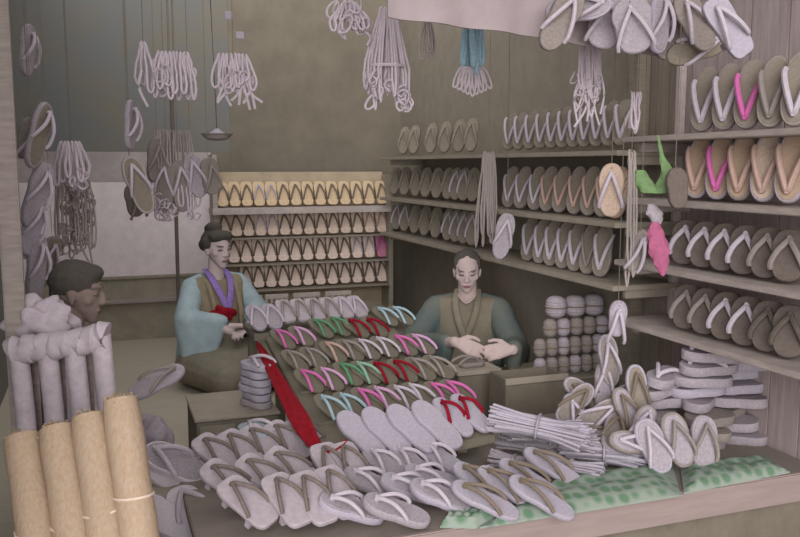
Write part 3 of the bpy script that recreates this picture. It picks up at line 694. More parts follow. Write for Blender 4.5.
# sandals crowded along the top right
TG = 'sandals crowded under the top of the valance'
tops = [(560, 20, 2.62, 30, 20, greystraw, 'brownish sandal at the left of the top right crowd'), (578, 8, 2.6, 80, 10, white, 'white sandal crosswise at the very top right crowd'), (606, 22, 2.6, 12, 10, cream, 'cream sandal left of the big round one'),
        (633, 26, 2.58, -10, 0, cream, 'big pale round sandal in the middle of the top right crowd'), (657, 22, 2.55, 5, 50, white, 'white sandal seen half edge-on in the crowd'), (672, 30, 2.62, 20, 20, greystraw, 'grey sandal beside the edge-on one'),
        (693, 22, 2.5, -30, 20, greystraw, 'grey brown sandal over the near shelf corner'), (697, 48, 2.48, 70, 10, soledark, 'dark sandal lying crosswise at the crowd foot')]
for (px, py, d, roll, yaw, m_, lb) in tops:
    hang(px, py, d, roll, yaw, m_, thwhite, lb, TG, dy=2.2 + .05 * (tops.index((px, py, d, roll, yaw, m_, lb)) % 3), ins=cream if m_ is white else None, L=.2 if 'round' not in lb else .17, W=.09 if 'round' not in lb else .12)
c = P(722, 28, 2.35)
gg = geta(place_m(c, Vector((-.55, .1, .7)), Vector((-.3, -1, -.1))), white, thwhite, 'white wooden sandal hung tilted high above the near right shelf', 'hanging sandals', L=.19, W=.075, H=.03)
gi = gg.matrix_world.copy(); gi = place_m(c, Vector((-.55, .1, .7)), Vector((-.3, -1, -.1))).inverted()
part('hanging_string', MB().tube([Vector((0, .07, .045)), gi @ (c + Vector((-.05, 0, .2))), gi @ Vector((c.x - .05, c.y, 2.95)), gi @ Vector((c.x - .05, 2.27, 3.1))], .0014, 4), thgrey, gg)
# green and pink cloths
def blobcloth(label, pts, m, name='cloth_pouch', cat='cloth'):
    sp = spline([P(*q[:3]) for q in pts], 5); wd = [q[3] for q in pts]
    mb = MB(); N = len(sp); vs = []
    for i, p_ in enumerate(sp):
        q = i / 5; a = min(int(q), len(wd) - 2); w = wd[a] + (wd[a + 1] - wd[a]) * (q - a)
        for j in range(14):
            an = 2 * math.pi * j / 14; rr = w * (1 + .12 * math.sin(5 * an + i)); vs.append(p_ + Vector((math.cos(YAW), -math.sin(YAW), 0)) * math.cos(an) * rr + Vector((math.sin(YAW), math.cos(YAW), 0)) * math.sin(an) * rr * .5)
    fs = [(i * 14 + j, i * 14 + (j + 1) % 14, (i + 1) * 14 + (j + 1) % 14, (i + 1) * 14 + j) for i in range(N - 1) for j in range(14)]
    fs.append(tuple(range(14))); fs.append(tuple((N - 1) * 14 + j for j in range(14)))
    mb.add(vs, fs)
    return solo(name, mb, m, sp[0], label, cat)
blobcloth('green hanging cloth slung between the right shelves', [(640, 170, 2.7, .014), (645, 184, 2.7, .030), (655, 193, 2.7, .042), (665, 189, 2.7, .040), (668, 174, 2.7, .024), (662, 156, 2.7, .008), (658, 135, 2.7, .003)], greencloth, 'hanging_cloth')
blobcloth('pink ribbed cloth pouch hanging below the green cloth', [(655, 222, 2.7, .010), (656, 234, 2.7, .028), (659, 250, 2.7, .034), (661, 264, 2.7, .024), (663, 276, 2.7, .004)], pinkcloth, 'hanging_pouch')
blobcloth('pale grey cloth scrap hanging between the green cloth and the pouch', [(651, 204, 2.74, .01), (655, 214, 2.74, .028), (657, 224, 2.74, .012)], cream, 'hanging_cloth')
# metal dish
c = snap(217, 135, 3.1)
o = thing('hanging_dish', 'small pale dish hanging on a string left of the rack', 'dish', c)
mb = MB(); mb.tube([(0, 0, -.02), (0, 0, -.016), (0, 0, -.008), (0, 0, .002), (0, 0, .004)], lambda q: .02 + .042 * q ** .6, 24, up=(0, 1, 0)); part('dish', mb, greystraw, o)
mb = MB(); mb.tube([(0, 0, .003), (0, 0, .012), (0, 0, .024)], lambda q: .036 - .03 * q, 16, up=(0, 1, 0)); part('wax', mb, white, o, label='white mound in the dish')
part('hanging_string', MB().tube([(0, 0, .02), (.0, .1, .6), (0, POLES[1][0] - c.y, POLES[1][1] - c.z - .02)], .002, 5), thgrey, o)
# paper tags high on the strings
for k, (px, py, h) in enumerate([(229, 15, 8), (240, 35, 7)]):
    c = P(px, py, 3.05); o = solo('paper_tag', MB().bbox(c.x - .014, c.x + .014, c.y - .001, c.y + .001, c.z - h * .0018, c.z + h * .0018, .0005), white, c, 'small blank white paper tag, %s of the two above the woman' % ('upper' if k == 0 else 'lower'), 'tag', 'paper tags')
# valance cloth
yv = 2.35
v0 = onY(388, 17, yv); v1 = onY(530, 35.4, yv); v2 = onY(577, 44, yv); v3 = onY(641, 52, yv); v4 = onY(690, 66, yv)
vs = []; fs = []; N = 60; key = [v0, v1, v2, v3, v4]
for i in range(N + 1):
    x = v0.x + (v4.x - v0.x) * i / N
    for a, b in zip(key, key[1:]):
        if a.x <= x <= b.x + 1e-6: zlow = a.z + (b.z - a.z) * (x - a.x) / (b.x - a.x)
    for (dy, q) in ((0, 0), (.008, 0), (.008, .5), (.008, 1), (0, 1), (0, .5)):
        wv = .012 * math.sin(i * .55) * (1 - q * .7)
        vs.append((x, yv + wv + dy, zlow + (2.95 - zlow) * q))
for i in range(N):
    for j in range(6): fs.append((i * 6 + j, i * 6 + (j + 1) % 6, (i + 1) * 6 + (j + 1) % 6, (i + 1) * 6 + j))
fs.append(tuple(range(6))); fs.append(tuple(N * 6 + j for j in range(6)))
solo('valance', MB().add(vs, fs), cloth, Vector((v0.x, yv, 2.4)), 'pale cloth valance slanting down across the top right of the shop front', 'valance')
struct('trim_12', MB().bbox(XL, XW, yv - .03, yv + .05, 2.96, 3.06, .006), darkwood)
# ------------------------------------------------------------------ left rack
lp = P(17, 250, 2.55)
solo('rack_post', MB().bbox(lp.x - .045, lp.x + .014, lp.y - .02, lp.y + .03, .002, 3.3, .005), greywood, Vector((lp.x, lp.y, 0)), 'pale upright post at the left edge of the picture', 'post')
for k, (px, py, d, roll, yaw, L, m_, lb) in enumerate([(25, 50, 3.0, 16, 60, .2, cream, 'pale sandal hanging highest on the left post side'), (36, 135, 2.9, 28, 55, .25, cream, 'long slanting pale sandal high on the left'), (26, 138, 3.0, 20, 40, .15, greystraw, 'short grey sandal behind the slanting one'),
        (35, 195, 3.0, 25, 40, .24, cream, 'broad pale sandal at mid height on the left'), (30, 225, 2.9, 25, 50, .22, white, 'white sandal below the broad pale one'), (45, 262, 3.1, 25, 35, .22, greystraw, 'lower grey sandal behind the boy'), (34, 268, 2.8, 12, 50, .24, cream, 'lowest pale sandal beside the left post')]):
    hang(px, py, d, roll, yaw, m_, thwhite, lb, 'sandals hanging on the left', ins=soledark if k in (1, 5) else None, cord=True, L=L, dy=3.3 if k == 2 else (3.65 if k == 5 else None))
for k, z in enumerate([onX(30, 158, -.3).z, onX(30, 238, -.3).z]):
    solo('wall_bracket', MB().bbox(XL + .001, -.2, 3.28, 3.31, z - .012, z + .012, .003), greywood, Vector((XL, 3.3, z)), 'pale horizontal wooden bracket on the left wall, %s' % ('upper' if k == 0 else 'lower'), 'bracket')
# white slatted rack before the boy
pr = P(60, 345, 2.5)
fr = thing('slatted_stand', 'white stand with upright slats and a rough top in front of the boy', 'stand', Vector((pr.x, pr.y, 0)))
tops_ = [(12, 338), (38, 334), (62, 330), (86, 327), (106, 322)]
mb = MB(); tp = [P(x, y + 14, 2.5) for x, y in tops_]
sp = spline(tp, 6)
mb.tube([p_ + Vector((0, 0, .004 * math.sin(i * 1.7))) for i, p_ in enumerate(sp)], lambda q: .038 + .004 * math.sin(q * 47), 14, flat=1.1)
rp_('rough_top_rail', mb, kwhite, fr)
for k, (x, y) in enumerate([(18, 350), (47, 346), (74, 342), (101, 338)]):
    t = P(x, y, 2.5); rp_('slat', MB().tube([(t.x + .03, t.y - .03, .002), (t.x + .01, t.y, t.z - .2), (t.x, t.y, t.z + .01)], .03, 10), kwhite, fr)
for k, (x, y) in enumerate([(34, 356), (60, 352), (88, 348)]):
    t = P(x, y, 2.58); rp_('rear_slat', MB().bbox(t.x - .012, t.x + .012, t.y, t.y + .02, .002, t.z + .01, .003), greywood, fr)
# four tall straw columns
for k, (xt, yt, xb_) in enumerate([(22, 437, 40), (57, 428, 76), (89, 416, 109), (120, 400, 142)]):
    t = P(xt, yt, 2.1); b = P(xb_ - 2, 540, 2.0)
    d = (b - t).normalized(); foot = t + d * ((t.z - .003) / -d.z)
    o = thing('straw_column', 'tall tan straw-wrapped column, %s from the left in the lower left corner' % ORD[k], 'straw bundle', Vector((foot.x, foot.y, 0)), 'tall straw columns')
    L = (t - foot).length; sp = [foot + (t - foot) * i / 24 for i in range(25)]
    mb = MB(); mb.tube(sp, lambda q, k=k: (.046 + .0012 * math.sin(q * 40 + k)) * (1 if q < .97 else .93), 20, up=(1, 0, 0)); rp_('straw_wrap', mb, bundle_m, o)
    for q in (.45, .8):
        c = foot + (t - foot) * q; rp_('rope', MB().tube([c + Vector((math.cos(a * .3927) * .047, math.sin(a * .3927) * .047, .008 * math.sin(a * .3927 + k))) for a in range(16)], .004, 5, closed=True), tan2, o)
    mb = MB()
    for j in range(90):
        a = random.uniform(0, 6.28); r0 = random.uniform(.005, .040); q = t + Vector((math.cos(a) * r0, math.sin(a) * r0, -.02)); mb.tube([q, q + Vector((random.uniform(-.01, .01), random.uniform(-.01, .01), random.uniform(.022, .032)))], .004, 4)
    rp_('cut_end', mb, bundle_m, o, kind='stuff')
# pale cloth sack and footwear lower left
def lump(label, px, py, d, sx, sy, sz, m, name, cat, seed=0, amp=.14, rz=0, z=None):
    bm = bmesh.new(); bmesh.ops.create_icosphere(bm, subdivisions=4, radius=1)
    for v in bm.verts:
        q = mnoise.noise(v.co * 1.8 + Vector((seed, 0, 0))) * amp * 2 + mnoise.noise(v.co * 5 + Vector((seed, 3, 0))) * amp * .6
        v.co *= 1 + q; v.co = Vector((v.co.x * sx, v.co.y * sy, v.co.z * sz))
    me = bpy.data.meshes.new(name); bm.to_mesh(me); bm.free(); me.materials.append(m)
    for p_ in me.polygons: p_.use_smooth = True
    o = link(name, me, None, label, cat); c = P(px, py, d); o.location = c if z is None else Vector((c.x, c.y, z)); o.rotation_euler.z = R(rz); return o
# low box under the pale goods at lower left
gz = .5
ga = onZ(150, 530, gz).x
lb_ = thing('crate', 'plain crate beside the straw columns under the pale sandals', 'box', Vector((ga + .1, 2.5, 0)))
rp_('body', MB().bbox(ga - .07, xl - .01, 2.12, 2.64, .002, gz - .004, .004), boxwood, lb_)
for k, (px, py, toe, z) in enumerate([(178, 500, -50, .03), (176, 484, -55, .075), (174, 468, -60, .12), (192, 518, -20, .03), (160, 522, -60, .04)]):
    zori(flat(px, py, gz + z + .001, toe, 24), mat('bright_straw', (196, 186, 194), scale=120, var=.06), thwhite if k in (2, 3) else None, 'white straw sandal on the crate, ' + ['bottom of the leaning pile', 'middle of the leaning pile', 'top of the leaning pile', 'at the front right corner', 'at the front left beside the straw column'][k], 'white sandals on the crate', insole=cream if k == 2 else None, L=.24, W=.13, T=.034, TR=.009)
lump('white crumpled cloth heaped behind the slatted stand beside the boy', 42, 322, 2.62, .09, .06, .075, kwhite, 'cloth_heap', 'cloth', 5, .3)
# shoes and curved basket rim by the boy
lump('crumpled grey cloth bundle behind the straw columns', 128, 386, 3.0, .13, .1, .07, cream, 'cloth_bundle', 'cloth', 3, .25, z=.66)
zori(place_m(P(157, 384, 2.95), Vector((.9, .3, .35)), Vector((-.3, -.5, .8))), cream, thgrey, 'curved pale sandal resting on the grey cloth bundle', None, L=.22)
low2 = thing('low_table', 'low dark table between the boy and the chest', 'table', (.35, 3.3, 0))
ta, tb = P(114, 400, 3.0), P(180, 400, 3.0)
rp_('table_top', MB().bbox(ta.x, tb.x + .02, 2.66, 2.98, .56, .59, .004), darkwood2, low2)
for x in (ta.x + .01, tb.x - .03):
    for y in (2.97 - .3, 2.93): rp_('leg', MB().bbox(x, x + .04, y, y + .04, .002, .559, .003), darkwood2, low2)
lump('greyish oval sandal bale standing on the low table', 154, 414, 2.98, .06, .05, .085, cream, 'straw_bale', 'bale', 8, .12, z=.668)
# pile of tangled grey sandals in front of rolls
PG = 'tangled sandals between the tray and the heap'
tang = [(585, 396, 3.2, -60, 35), (603, 386, 3.2, 40, 60), (618, 402, 3.1, 70, 20), (598, 416, 3.05, 110, 30), (628, 414, 3.0, -20, 55), (576, 420, 3.1, -10, 60), (612, 434, 2.95, 45, 20), (640, 430, 2.9, 60, 40), (636, 392, 3.05, 15, 70), (608, 360, 3.2, -14, 78), (590, 436, 3.0, -70, 15), (620, 420, 3.15, 95, 5), (574, 404, 3.12, 80, 35), (634, 444, 2.85, -80, 12)]
tt = ['lowest left', 'upper left', 'upper middle', 'centre', 'right of centre', 'left edge', 'foremost', 'front right', 'back right', 'standing upright behind the others', 'low at the front', 'flat under the others', 'high at the left', 'beside the pale bundle']
for k, (px, py, d, a, el) in enumerate(tang):
    c = P(px, py, d); f = R(a); e = R(el)
    t = Vector((math.sin(f) * math.cos(e), math.cos(f) * math.cos(e), math.sin(e))); n = Vector((-.3, -1, .6))
    zori(place_m(c, t, n), [cream, greystraw, white][k % 3], thwhite if k % 2 else thdark, 'loose sandal in the tangled pile, ' + tt[k], PG, insole=[greystraw, cream, insg][k % 3], L=.2, W=.08)
# ------------------------------------------------------------------ people
def hull(items, seg=14):                                        # items: (centre, radius or (rx,ry,rz)[, matrix])
    bm = bmesh.new()
    for it in items:
        c = Vector(it[0]); r = it[1]; r = (r, r, r) if not isinstance(r, tuple) else r; M = it[2] if len(it) > 2 else None
        for a in range(seg):
            for b in range(seg // 2 + 1):
                th = 2 * math.pi * a / seg; ph = math.pi * b / (seg // 2)
                v = Vector((math.cos(th) * math.sin(ph) * r[0], math.sin(th) * math.sin(ph) * r[1], math.cos(ph) * r[2]))
                bm.verts.new(c + (M @ v if M else v))
    bmesh.ops.remove_doubles(bm, verts=bm.verts, dist=1e-5)
    res = bmesh.ops.convex_hull(bm, input=bm.verts)
    bmesh.ops.delete(bm, geom=[g for g in res['geom_interior'] if isinstance(g, bmesh.types.BMVert)], context='VERTS')
    bm.verts.index_update(); bm.verts.ensure_lookup_table()
    vs = [v.co.copy() for v in bm.verts]; fs = [[v.index for v in f.verts] for f in bm.faces]; bm.free(); return vs, fs
class Fig:
    def __init__(s, o, yaw_fwd): s.o = Vector(o); s.f = yaw_fwd.normalized(); s.r = Vector((s.f.y, -s.f.x, 0)); s.M = Matrix((s.r, s.f, Vector((0, 0, 1)))).transposed()
    def w(s, x, y, z): return s.o + s.r * x + s.f * y + Vector((0, 0, z))
def remeshed(name, pieces, voxel, mats, matfn=None, parent=None, smooth=6, wrinkle=0, org=(0, 0, 0), label=None):
    mb = MB()
    for vs, fs in pieces: mb.add([v - Vector(org) for v in vs], fs)
    me = bpy.data.meshes.new(name + '_base'); me.from_pydata(mb.v, [], mb.f)
    t = bpy.data.objects.new(name + '_base', me); COL.objects.link(t)
    bm = bmesh.new(); bm.from_mesh(me); bmesh.ops.recalc_face_normals(bm, faces=bm.faces); bm.to_mesh(me); bm.free()
    m = t.modifiers.new('r', 'REMESH'); m.mode = 'VOXEL'; m.voxel_size = voxel
    if smooth: q = t.modifiers.new('s', 'SMOOTH'); q.iterations = smooth; q.factor = .5
    dg = bpy.context.evaluated_depsgraph_get(); out = bpy.data.meshes.new_from_object(t.evaluated_get(dg)); out.name = name
    bpy.data.objects.remove(t); bpy.data.meshes.remove(me)
    out.materials.clear()
    for x in mats: out.materials.append(x)
    if wrinkle:
        nr = [v.normal.copy() for v in out.vertices]
        for v, n in zip(out.vertices, nr):
            c = v.co
            v.co = c + n * wrinkle * (mnoise.noise(Vector((c.x * 14, c.y * 14, c.z * 5))) + .5 * mnoise.noise(c * 26))
    for p_ in out.polygons:
        p_.use_smooth = True
        if matfn: p_.material_index = matfn(p_.center + Vector(org))
    return link(name, out, parent, label)
def head_pieces(F_, c, tilt=(0, 0), sc=1.0, turn=0):
    # c: head centre in world; local frame of the head = figure frame turned by 'turn' and pitched down by tilt[0]
    M = F_.M @ Matrix.Rotation(R(turn), 3, 'Z') @ Matrix.Rotation(R(-tilt[0]), 3, 'X') @ Matrix.Rotation(R(tilt[1]), 3, 'Y')
    H = lambda x, y, z: c + M @ (Vector((x, y, z)) * sc)
    S = lambda *r: tuple(v * sc for v in r)
    P_ = [hull([(H(0, -.012, .03), S(.072, .09, .082), M)]),
          hull([(H(0, .012, .012), S(.068, .07, .05), M), (H(0, .03, -.045), S(.05, .05, .03), M), (H(0, .056, -.088), S(.022, .02, .016), M)]),
          hull([(H(0, .083, .012), S(.007, .008, .008), M), (H(0, .092, -.02), S(.010, .010, .008), M)]),
          hull([(H(-.012, .088, -.024), S(.007, .008, .006), M), (H(.012, .088, -.024), S(.007, .008, .006), M)]),
          hull([(H(-.034, .07, .03), S(.014, .010, .007), M), (H(.034, .07, .03), S(.014, .010, .007), M)]),
          hull([(H(-.014, .079, -.05), S(.009, .007, .005), M), (H(.014, .079, -.05), S(.009, .007, .005), M)]),
          hull([(H(-.011, .078, -.059), S(.008, .007, .005), M), (H(.011, .078, -.059), S(.008, .007, .005), M)]),
          hull([(H(-.045, .045, -.012), S(.02, .02, .02), M)]), hull([(H(.045, .045, -.012), S(.02, .02, .02), M)])]
    for s in (-1, 1):
        P_.append(hull([(H(s * .074, -.008, .006), S(.007, .016, .017), M), (H(s * .070, -.003, -.022), S(.006, .010, .012), M)]))
        P_.append(hull([(H(s * .03, .066, .010), S(.013, .010, .008), M)]))
    Mi = M.inverted()
    def fn(p_):
        q = (Mi @ (p_ - c)) / sc
        if q.y > .05:
            for s in (-1, 1):
                if ((q.x - s * .031) / .015) ** 2 + ((q.z - .009) / .0055) ** 2 < 1: return 1
                if ((q.x - s * .033) / .020) ** 2 + ((q.z - .034 + abs(q.x - s * .033) * .15) / .0045) ** 2 < 1: return 1
            if (q.x / .022) ** 2 + ((q.z + .055) / .009) ** 2 < 1: return 2
        return 0
    return P_, fn, H, M
def limb(pts):
    out = []
    for (a, ra), (b, rb_) in zip(pts, pts[1:]): out.append(hull([(a, ra), (b, rb_)], 12))
    return out
def hand(wr, d, n, thumb_side, curl=.5, sc=.92):
    d = Vector(d).normalized(); n = Vector(n); n = (n - d * n.dot(d)).normalized(); s = d.cross(n) * thumb_side   # s points to the thumb side
    out = [hull([(wr, (.019 * sc)), (wr + d * .02 * sc, .017 * sc), (wr + d * .075 * sc + s * .030 * sc, .011 * sc), (wr + d * .075 * sc - s * .028 * sc, .011 * sc), (wr + d * .03 * sc + s * .02 * sc, .015 * sc)], 10)]
    for k, (o, L) in enumerate([(.030, .070), (.010, .079), (-.010, .073), (-.028, .056)]):
        b = wr + d * .074 * sc + s * o * sc; a = 0; pts = [(b, .0092 * sc)]; q = b
        dd = (d + s * o * 2.2).normalized()
        for j, fr in enumerate((.45, .3, .25)):
            a += curl * (.45 + .25 * j) + k * .04; q = q + (dd * math.cos(a) - n * math.sin(a)) * L * fr * sc; pts.append((q, (.0086 - .0009 * j) * sc))
        out += limb(pts)
    b = wr + d * .022 * sc + s * .020 * sc; m1 = b + (d * .6 + s * .8).normalized() * .038 * sc - n * .006; m2 = m1 + (d * .9 + s * .35 - n * .3).normalized() * .032 * sc; m3 = m2 + (d - n * .4).normalized() * .024 * sc
    out += limb([(b, .014 * sc), (m1, .0105 * sc), (m2, .0095 * sc), (m3, .008 * sc)])
    return out
def ribbon(name, pts, w, th, m, parent, org, side=None, label=None):
    sp = spline(pts, 5); vs = []; n = 12
    mb = MB()
    for i, p_ in enumerate(sp):
        t = (sp[min(i + 1, len(sp) - 1)] - sp[max(i - 1, 0)]).normalized(); s = t.cross(side).normalized(); u = s.cross(t)
        for k in range(n):
            a = 2 * math.pi * k / n; vs.append(p_ - Vector(org) + s * math.cos(a) * w + u * math.sin(a) * th)
    N = len(sp); fs = [(i * n + k, i * n + (k + 1) % n, (i + 1) * n + (k + 1) % n, (i + 1) * n + k) for i in range(N - 1) for k in range(n)]
    fs += [tuple(range(n)), tuple((N - 1) * n + k for k in range(n))]
    mb.add(vs, fs); return part(name, mb, m, parent, label)
CAMDIR = lambda p_: Vector((EYE.x - p_.x, EYE.y - p_.y, 0)).normalized()
def rotz(v, deg): return Matrix.Rotation(R(deg), 3, 'Z') @ v
# --- woman, kneeling, turned to the right of the picture
hc = P(217, 250, 5.0); base = Vector((hc.x, hc.y, ZF)); fwd = rotz(CAMDIR(hc), 30)
Fg = Fig(base, fwd); hz = hc.z - ZF
o = thing('person', 'woman kneeling left of the stand in pale blue coat, purple collar and red tie', 'person', base)
hp_, fn, H, HM = head_pieces(Fg, hc, (4, 0), 1.02, 8)
W = Fg.w
nk_ = [hull([(hc + Fg.f * -.02 + Vector((0, 0, -.06)), .045), (W(0, -.02, hz - .17), .05)])]
torso = [hull([(W(-.13, -.02, hz - .21), .05), (W(.13, -.02, hz - .21), .05), (W(0, 0, hz - .45), (.13, .095, .06), Fg.M)]), hull([(W(0, 0, hz - .45), (.13, .095, .06), Fg.M), (W(0, 0, .12), (.16, .14, .1), Fg.M)])]
hl = W(-.04, .27, .34); hr = W(.07, .25, .345)
arms = limb([(W(-.15, -.02, hz - .22), .045), (W(-.23, .04, .42), .038), (hl, .024)]) + limb([(W(.15, -.02, hz - .22), .045), (W(.22, .03, .42), .038), (hr, .024)])
hands = hand(hl, Fg.r * .9 + Fg.f * .35, Vector((0, .1, 1)), 1, .5) + hand(hr + Vector((0, 0, .03)), Fg.r * -.9 + Fg.f * .45, Vector((0, .1, 1)), -1, .5)
legs = limb([(W(-.09, 0, .15), .09), (W(-.10, .36, .12), .07)]) + limb([(W(.09, 0, .15), .09), (W(.10, .36, .12), .07)]) + limb([(W(-.1, .36, .08), .06), (W(-.08, -.12, .055), .04)]) + limb([(W(.1, .36, .08), .06), (W(.08, -.12, .055), .04)])
body = remeshed('body', hp_ + nk_ + torso + arms + hands + legs, .0055, [skin_pale, eyem, lips], fn, o, 3, org=base)
kim = remeshed('kimono', [hull([(W(-.13, -.02, hz - .215), .062), (W(.13, -.02, hz - .215), .062), (W(0, .01, hz - .46), (.145, .115, .06), Fg.M)]), hull([(W(0, .01, hz - .46), (.145, .115, .06), Fg.M), (W(0, .02, .17), (.19, .18, .14), Fg.M)])], .009, [kolive], None, o, 4, .003, base)
sl = []
for s in (-1, 1):
    sh = W(s * .155, -.03, hz - .22); el = W(s * .25, .05, .40)
    sl.append(hull([(W(s * .07, -.06, hz - .19), .055), (sh, .068), (W(s * .16, -.06, .30), (.06, .09, .05), Fg.M)]))
    sl.append(hull([(sh, .065), (el, .07)])); tipw = W(s * .10 - .0, .2, .40)
    sl.append(hull([(el, .07), (tipw, .042), (W(s * .24, .06, .12), (.04, .06, .06), Fg.M), (W(s * .16, .17, .2), .035)]))
sl.append(hull([(W(-.13, -.075, hz - .21), .05), (W(.13, -.075, hz - .21), .05), (W(-.17, -.14, .06), .06), (W(.17, -.14, .06), .06)]))
sl.append(hull([(W(-.2, -.05, .3), .05), (W(-.27, -.05, .06), .055), (W(-.15, -.13, .06), .05), (W(-.24, .08, .08), .05)]))
coat = remeshed('coat', sl, .009, [kblue], None, o, 5, .005, base)
lap = remeshed('skirt', [hull([(W(-.2, .05, .12), .12), (W(.2, .05, .12), .12), (W(-.18, .42, .10), .09), (W(.2, .42, .10), .09), (W(0, .1, .24), .06), (W(0, .36, .2), .05)])], .01, [klap], None, o, 4, .004, base)
hh = remeshed('hair', [hull([(H(0, -.03, .045), (.082, .088, .082), HM)]), hull([(H(-.03, .03, .085), (.05, .045, .035), HM), (H(.03, .03, .085), (.05, .045, .035), HM)]), hull([(H(-.07, -.015, .04), (.022, .04, .035), HM)]), hull([(H(.07, -.015, .04), (.022, .04, .035), HM)]), hull([(H(0, -.03, .135), (.05, .045, .032), HM), (H(0, -.07, .12), (.04, .03, .03), HM)]), hull([(H(0, -.105, .02), (.05, .04, .045), HM)])], .007, [hair], None, o, 4, .002, base)
for s in (-1, 1):
    ribbon('collar', [W(s * .055, -.05, hz - .12), W(s * .06, .03, hz - .16), W(s * .04, .085, hz - .24), W(s * .005, .115, hz - .34)], .022, .008, kpurple, o, base, Fg.f, label='purple collar')
    ribbon('coat_edge', [W(s * .075, -.04, hz - .15), W(s * .09, .05, hz - .2), W(s * .085, .115, hz - .34), W(s * .08, .14, .3)], .016, .008, kolive, o, base, Fg.f)
TQ = lambda x, y, z: W(x + .055, y + .01, z + .045)
knot = remeshed('tie', [hull([(TQ(-.07, .135, .385), .024), (TQ(.0, .155, .4), .028)]), hull([(TQ(.07, .125, .39), .022), (TQ(.0, .155, .4), .028)]), hull([(TQ(0, .155, .4), .024), (TQ(-.03, .16, .36), .016)]), hull([(TQ(0, .155, .4), .022), (TQ(.04, .15, .43), .018)])], .006, [redcloth], None, o, 3, .002, base, label='red tie')
# --- man seated behind the work block
hc = P(467, 272, 4.5); base = Vector((hc.x, hc.y, ZF)); fwd = rotz(CAMDIR(hc), -4); Fg = Fig(base, fwd); W = Fg.w; hz = hc.z - ZF
o = thing('person', 'man in a dark teal coat sitting cross-legged at the work block', 'person', base)
hp_, fn, H, HM = head_pieces(Fg, hc, (14, 0), .97, 4)
nk_ = [hull([(hc + Fg.f * -.03 + Vector((0, 0, -.06)), .052), (W(0, -.05, hz - .15), .055)])]
torso = [hull([(W(-.15, -.06, hz - .2), .055), (W(.15, -.06, hz - .2), .055), (W(0, -.05, hz - .45), (.15, .11, .06), Fg.M)]), hull([(W(0, -.05, hz - .45), (.15, .11, .06), Fg.M), (W(0, -.06, .1), (.17, .14, .09), Fg.M)])]
hl = P(455, 342, 3.98); hr = P(513, 350, 3.98)
eL = W(.29, .10, .33); eR = W(-.27, .12, .33)
ls, rs = W(.17, -.05, hz - .21), W(-.17, -.05, hz - .21)
arms = limb([(ls, .05), (eL, .042), (hl, .027)]) + limb([(rs, .05), (eR, .042), (hr, .027)])
cr = Vector((math.cos(YAW), -math.sin(YAW), 0))
hands = hand(hl, cr * .85 + Vector((0, -.2, -.35)), Vector((-.2, -.9, .6)), -1, .30, 1.08) + hand(hr, cr * -1 + Vector((0, -.1, -.08)), Vector((0, -.9, .6)), 1, .55, 1.08)
legs = limb([(W(-.09, 0, .12), .09), (W(-.36, .26, .12), .07), (W(.02, .36, .08), .05)]) + limb([(W(.09, 0, .12), .09), (W(.36, .26, .12), .07), (W(.0, .3, .08), .05)])
remeshed('body', hp_ + nk_ + torso + arms + hands + legs, .0055, [skin, eyem, lips], fn, o, 3, org=base)
kolive2 = mat('dark_olive_robe', (122, 114, 100), scale=25, var=.05)
remeshed('robe', [hull([(W(-.14, -.05, hz - .205), .066), (W(.14, -.05, hz - .205), .066), (W(0, -.03, hz - .46), (.17, .13, .06), Fg.M)]), hull([(W(0, -.03, hz - .46), (.17, .13, .06), Fg.M), (W(0, 0, .15), (.24, .2, .13), Fg.M)]), hull([(W(-.36, .26, .12), .10), (W(.36, .26, .12), .10), (W(0, .36, .1), .08), (W(0, -.1, .12), .12)])], .01, [kolive2], None, o, 4, .004, base)
sl = []
for s, S_, E_, Hn in ((-1, ls, eL, hl), (1, rs, eR, hr)):
    sg = 1 if (S_ - base).dot(Fg.r) > 0 else -1
    sl.append(hull([(W(sg * .08, -.09, hz - .18), .055), (S_, .07), (W(sg * .17, -.04, .24), (.07, .12, .06), Fg.M)])); sl.append(hull([(S_, .072), (E_, .078)]))
    sl.append(hull([(E_, .078), (Hn + (E_ - Hn).normalized() * .09, .045), (E_ + Vector((0, 0, -.12)), .05), (Hn + (E_ - Hn).normalized() * .12 + Vector((0, 0, -.09)), .03)]))
sl.append(hull([(W(-.15, -.1, hz - .2), .06), (W(.15, -.1, hz - .2), .06), (W(-.2, -.16, .07), .06), (W(.2, -.16, .07), .06)]))
remeshed('coat', sl, .01, [kteal], None, o, 5, .005, base)
for s in (-1, 1): ribbon('collar', [W(s * .055, -.08, hz - .11), W(s * .06, .02, hz - .16), W(s * .045, .06, hz - .24), W(s * .0, .09, hz - .36)], .018, .008, kolive2 if s < 0 else klap, o, base, Fg.f)
ribbon('neckband', [W(-.05, -.03, hz - .13), W(0, .035, hz - .165), W(.05, -.03, hz - .13)], .006, .006, skin, o, base, Fg.f, label='pale inner neckband')
remeshed('hair', [hull([(H(0, -.03, .045), (.078, .084, .078), HM)]), hull([(H(-.062, -.01, .045), (.016, .04, .04), HM)]), hull([(H(.062, -.01, .045), (.016, .04, .04), HM)])], .007, [hair], None, o, 3, .001, base)
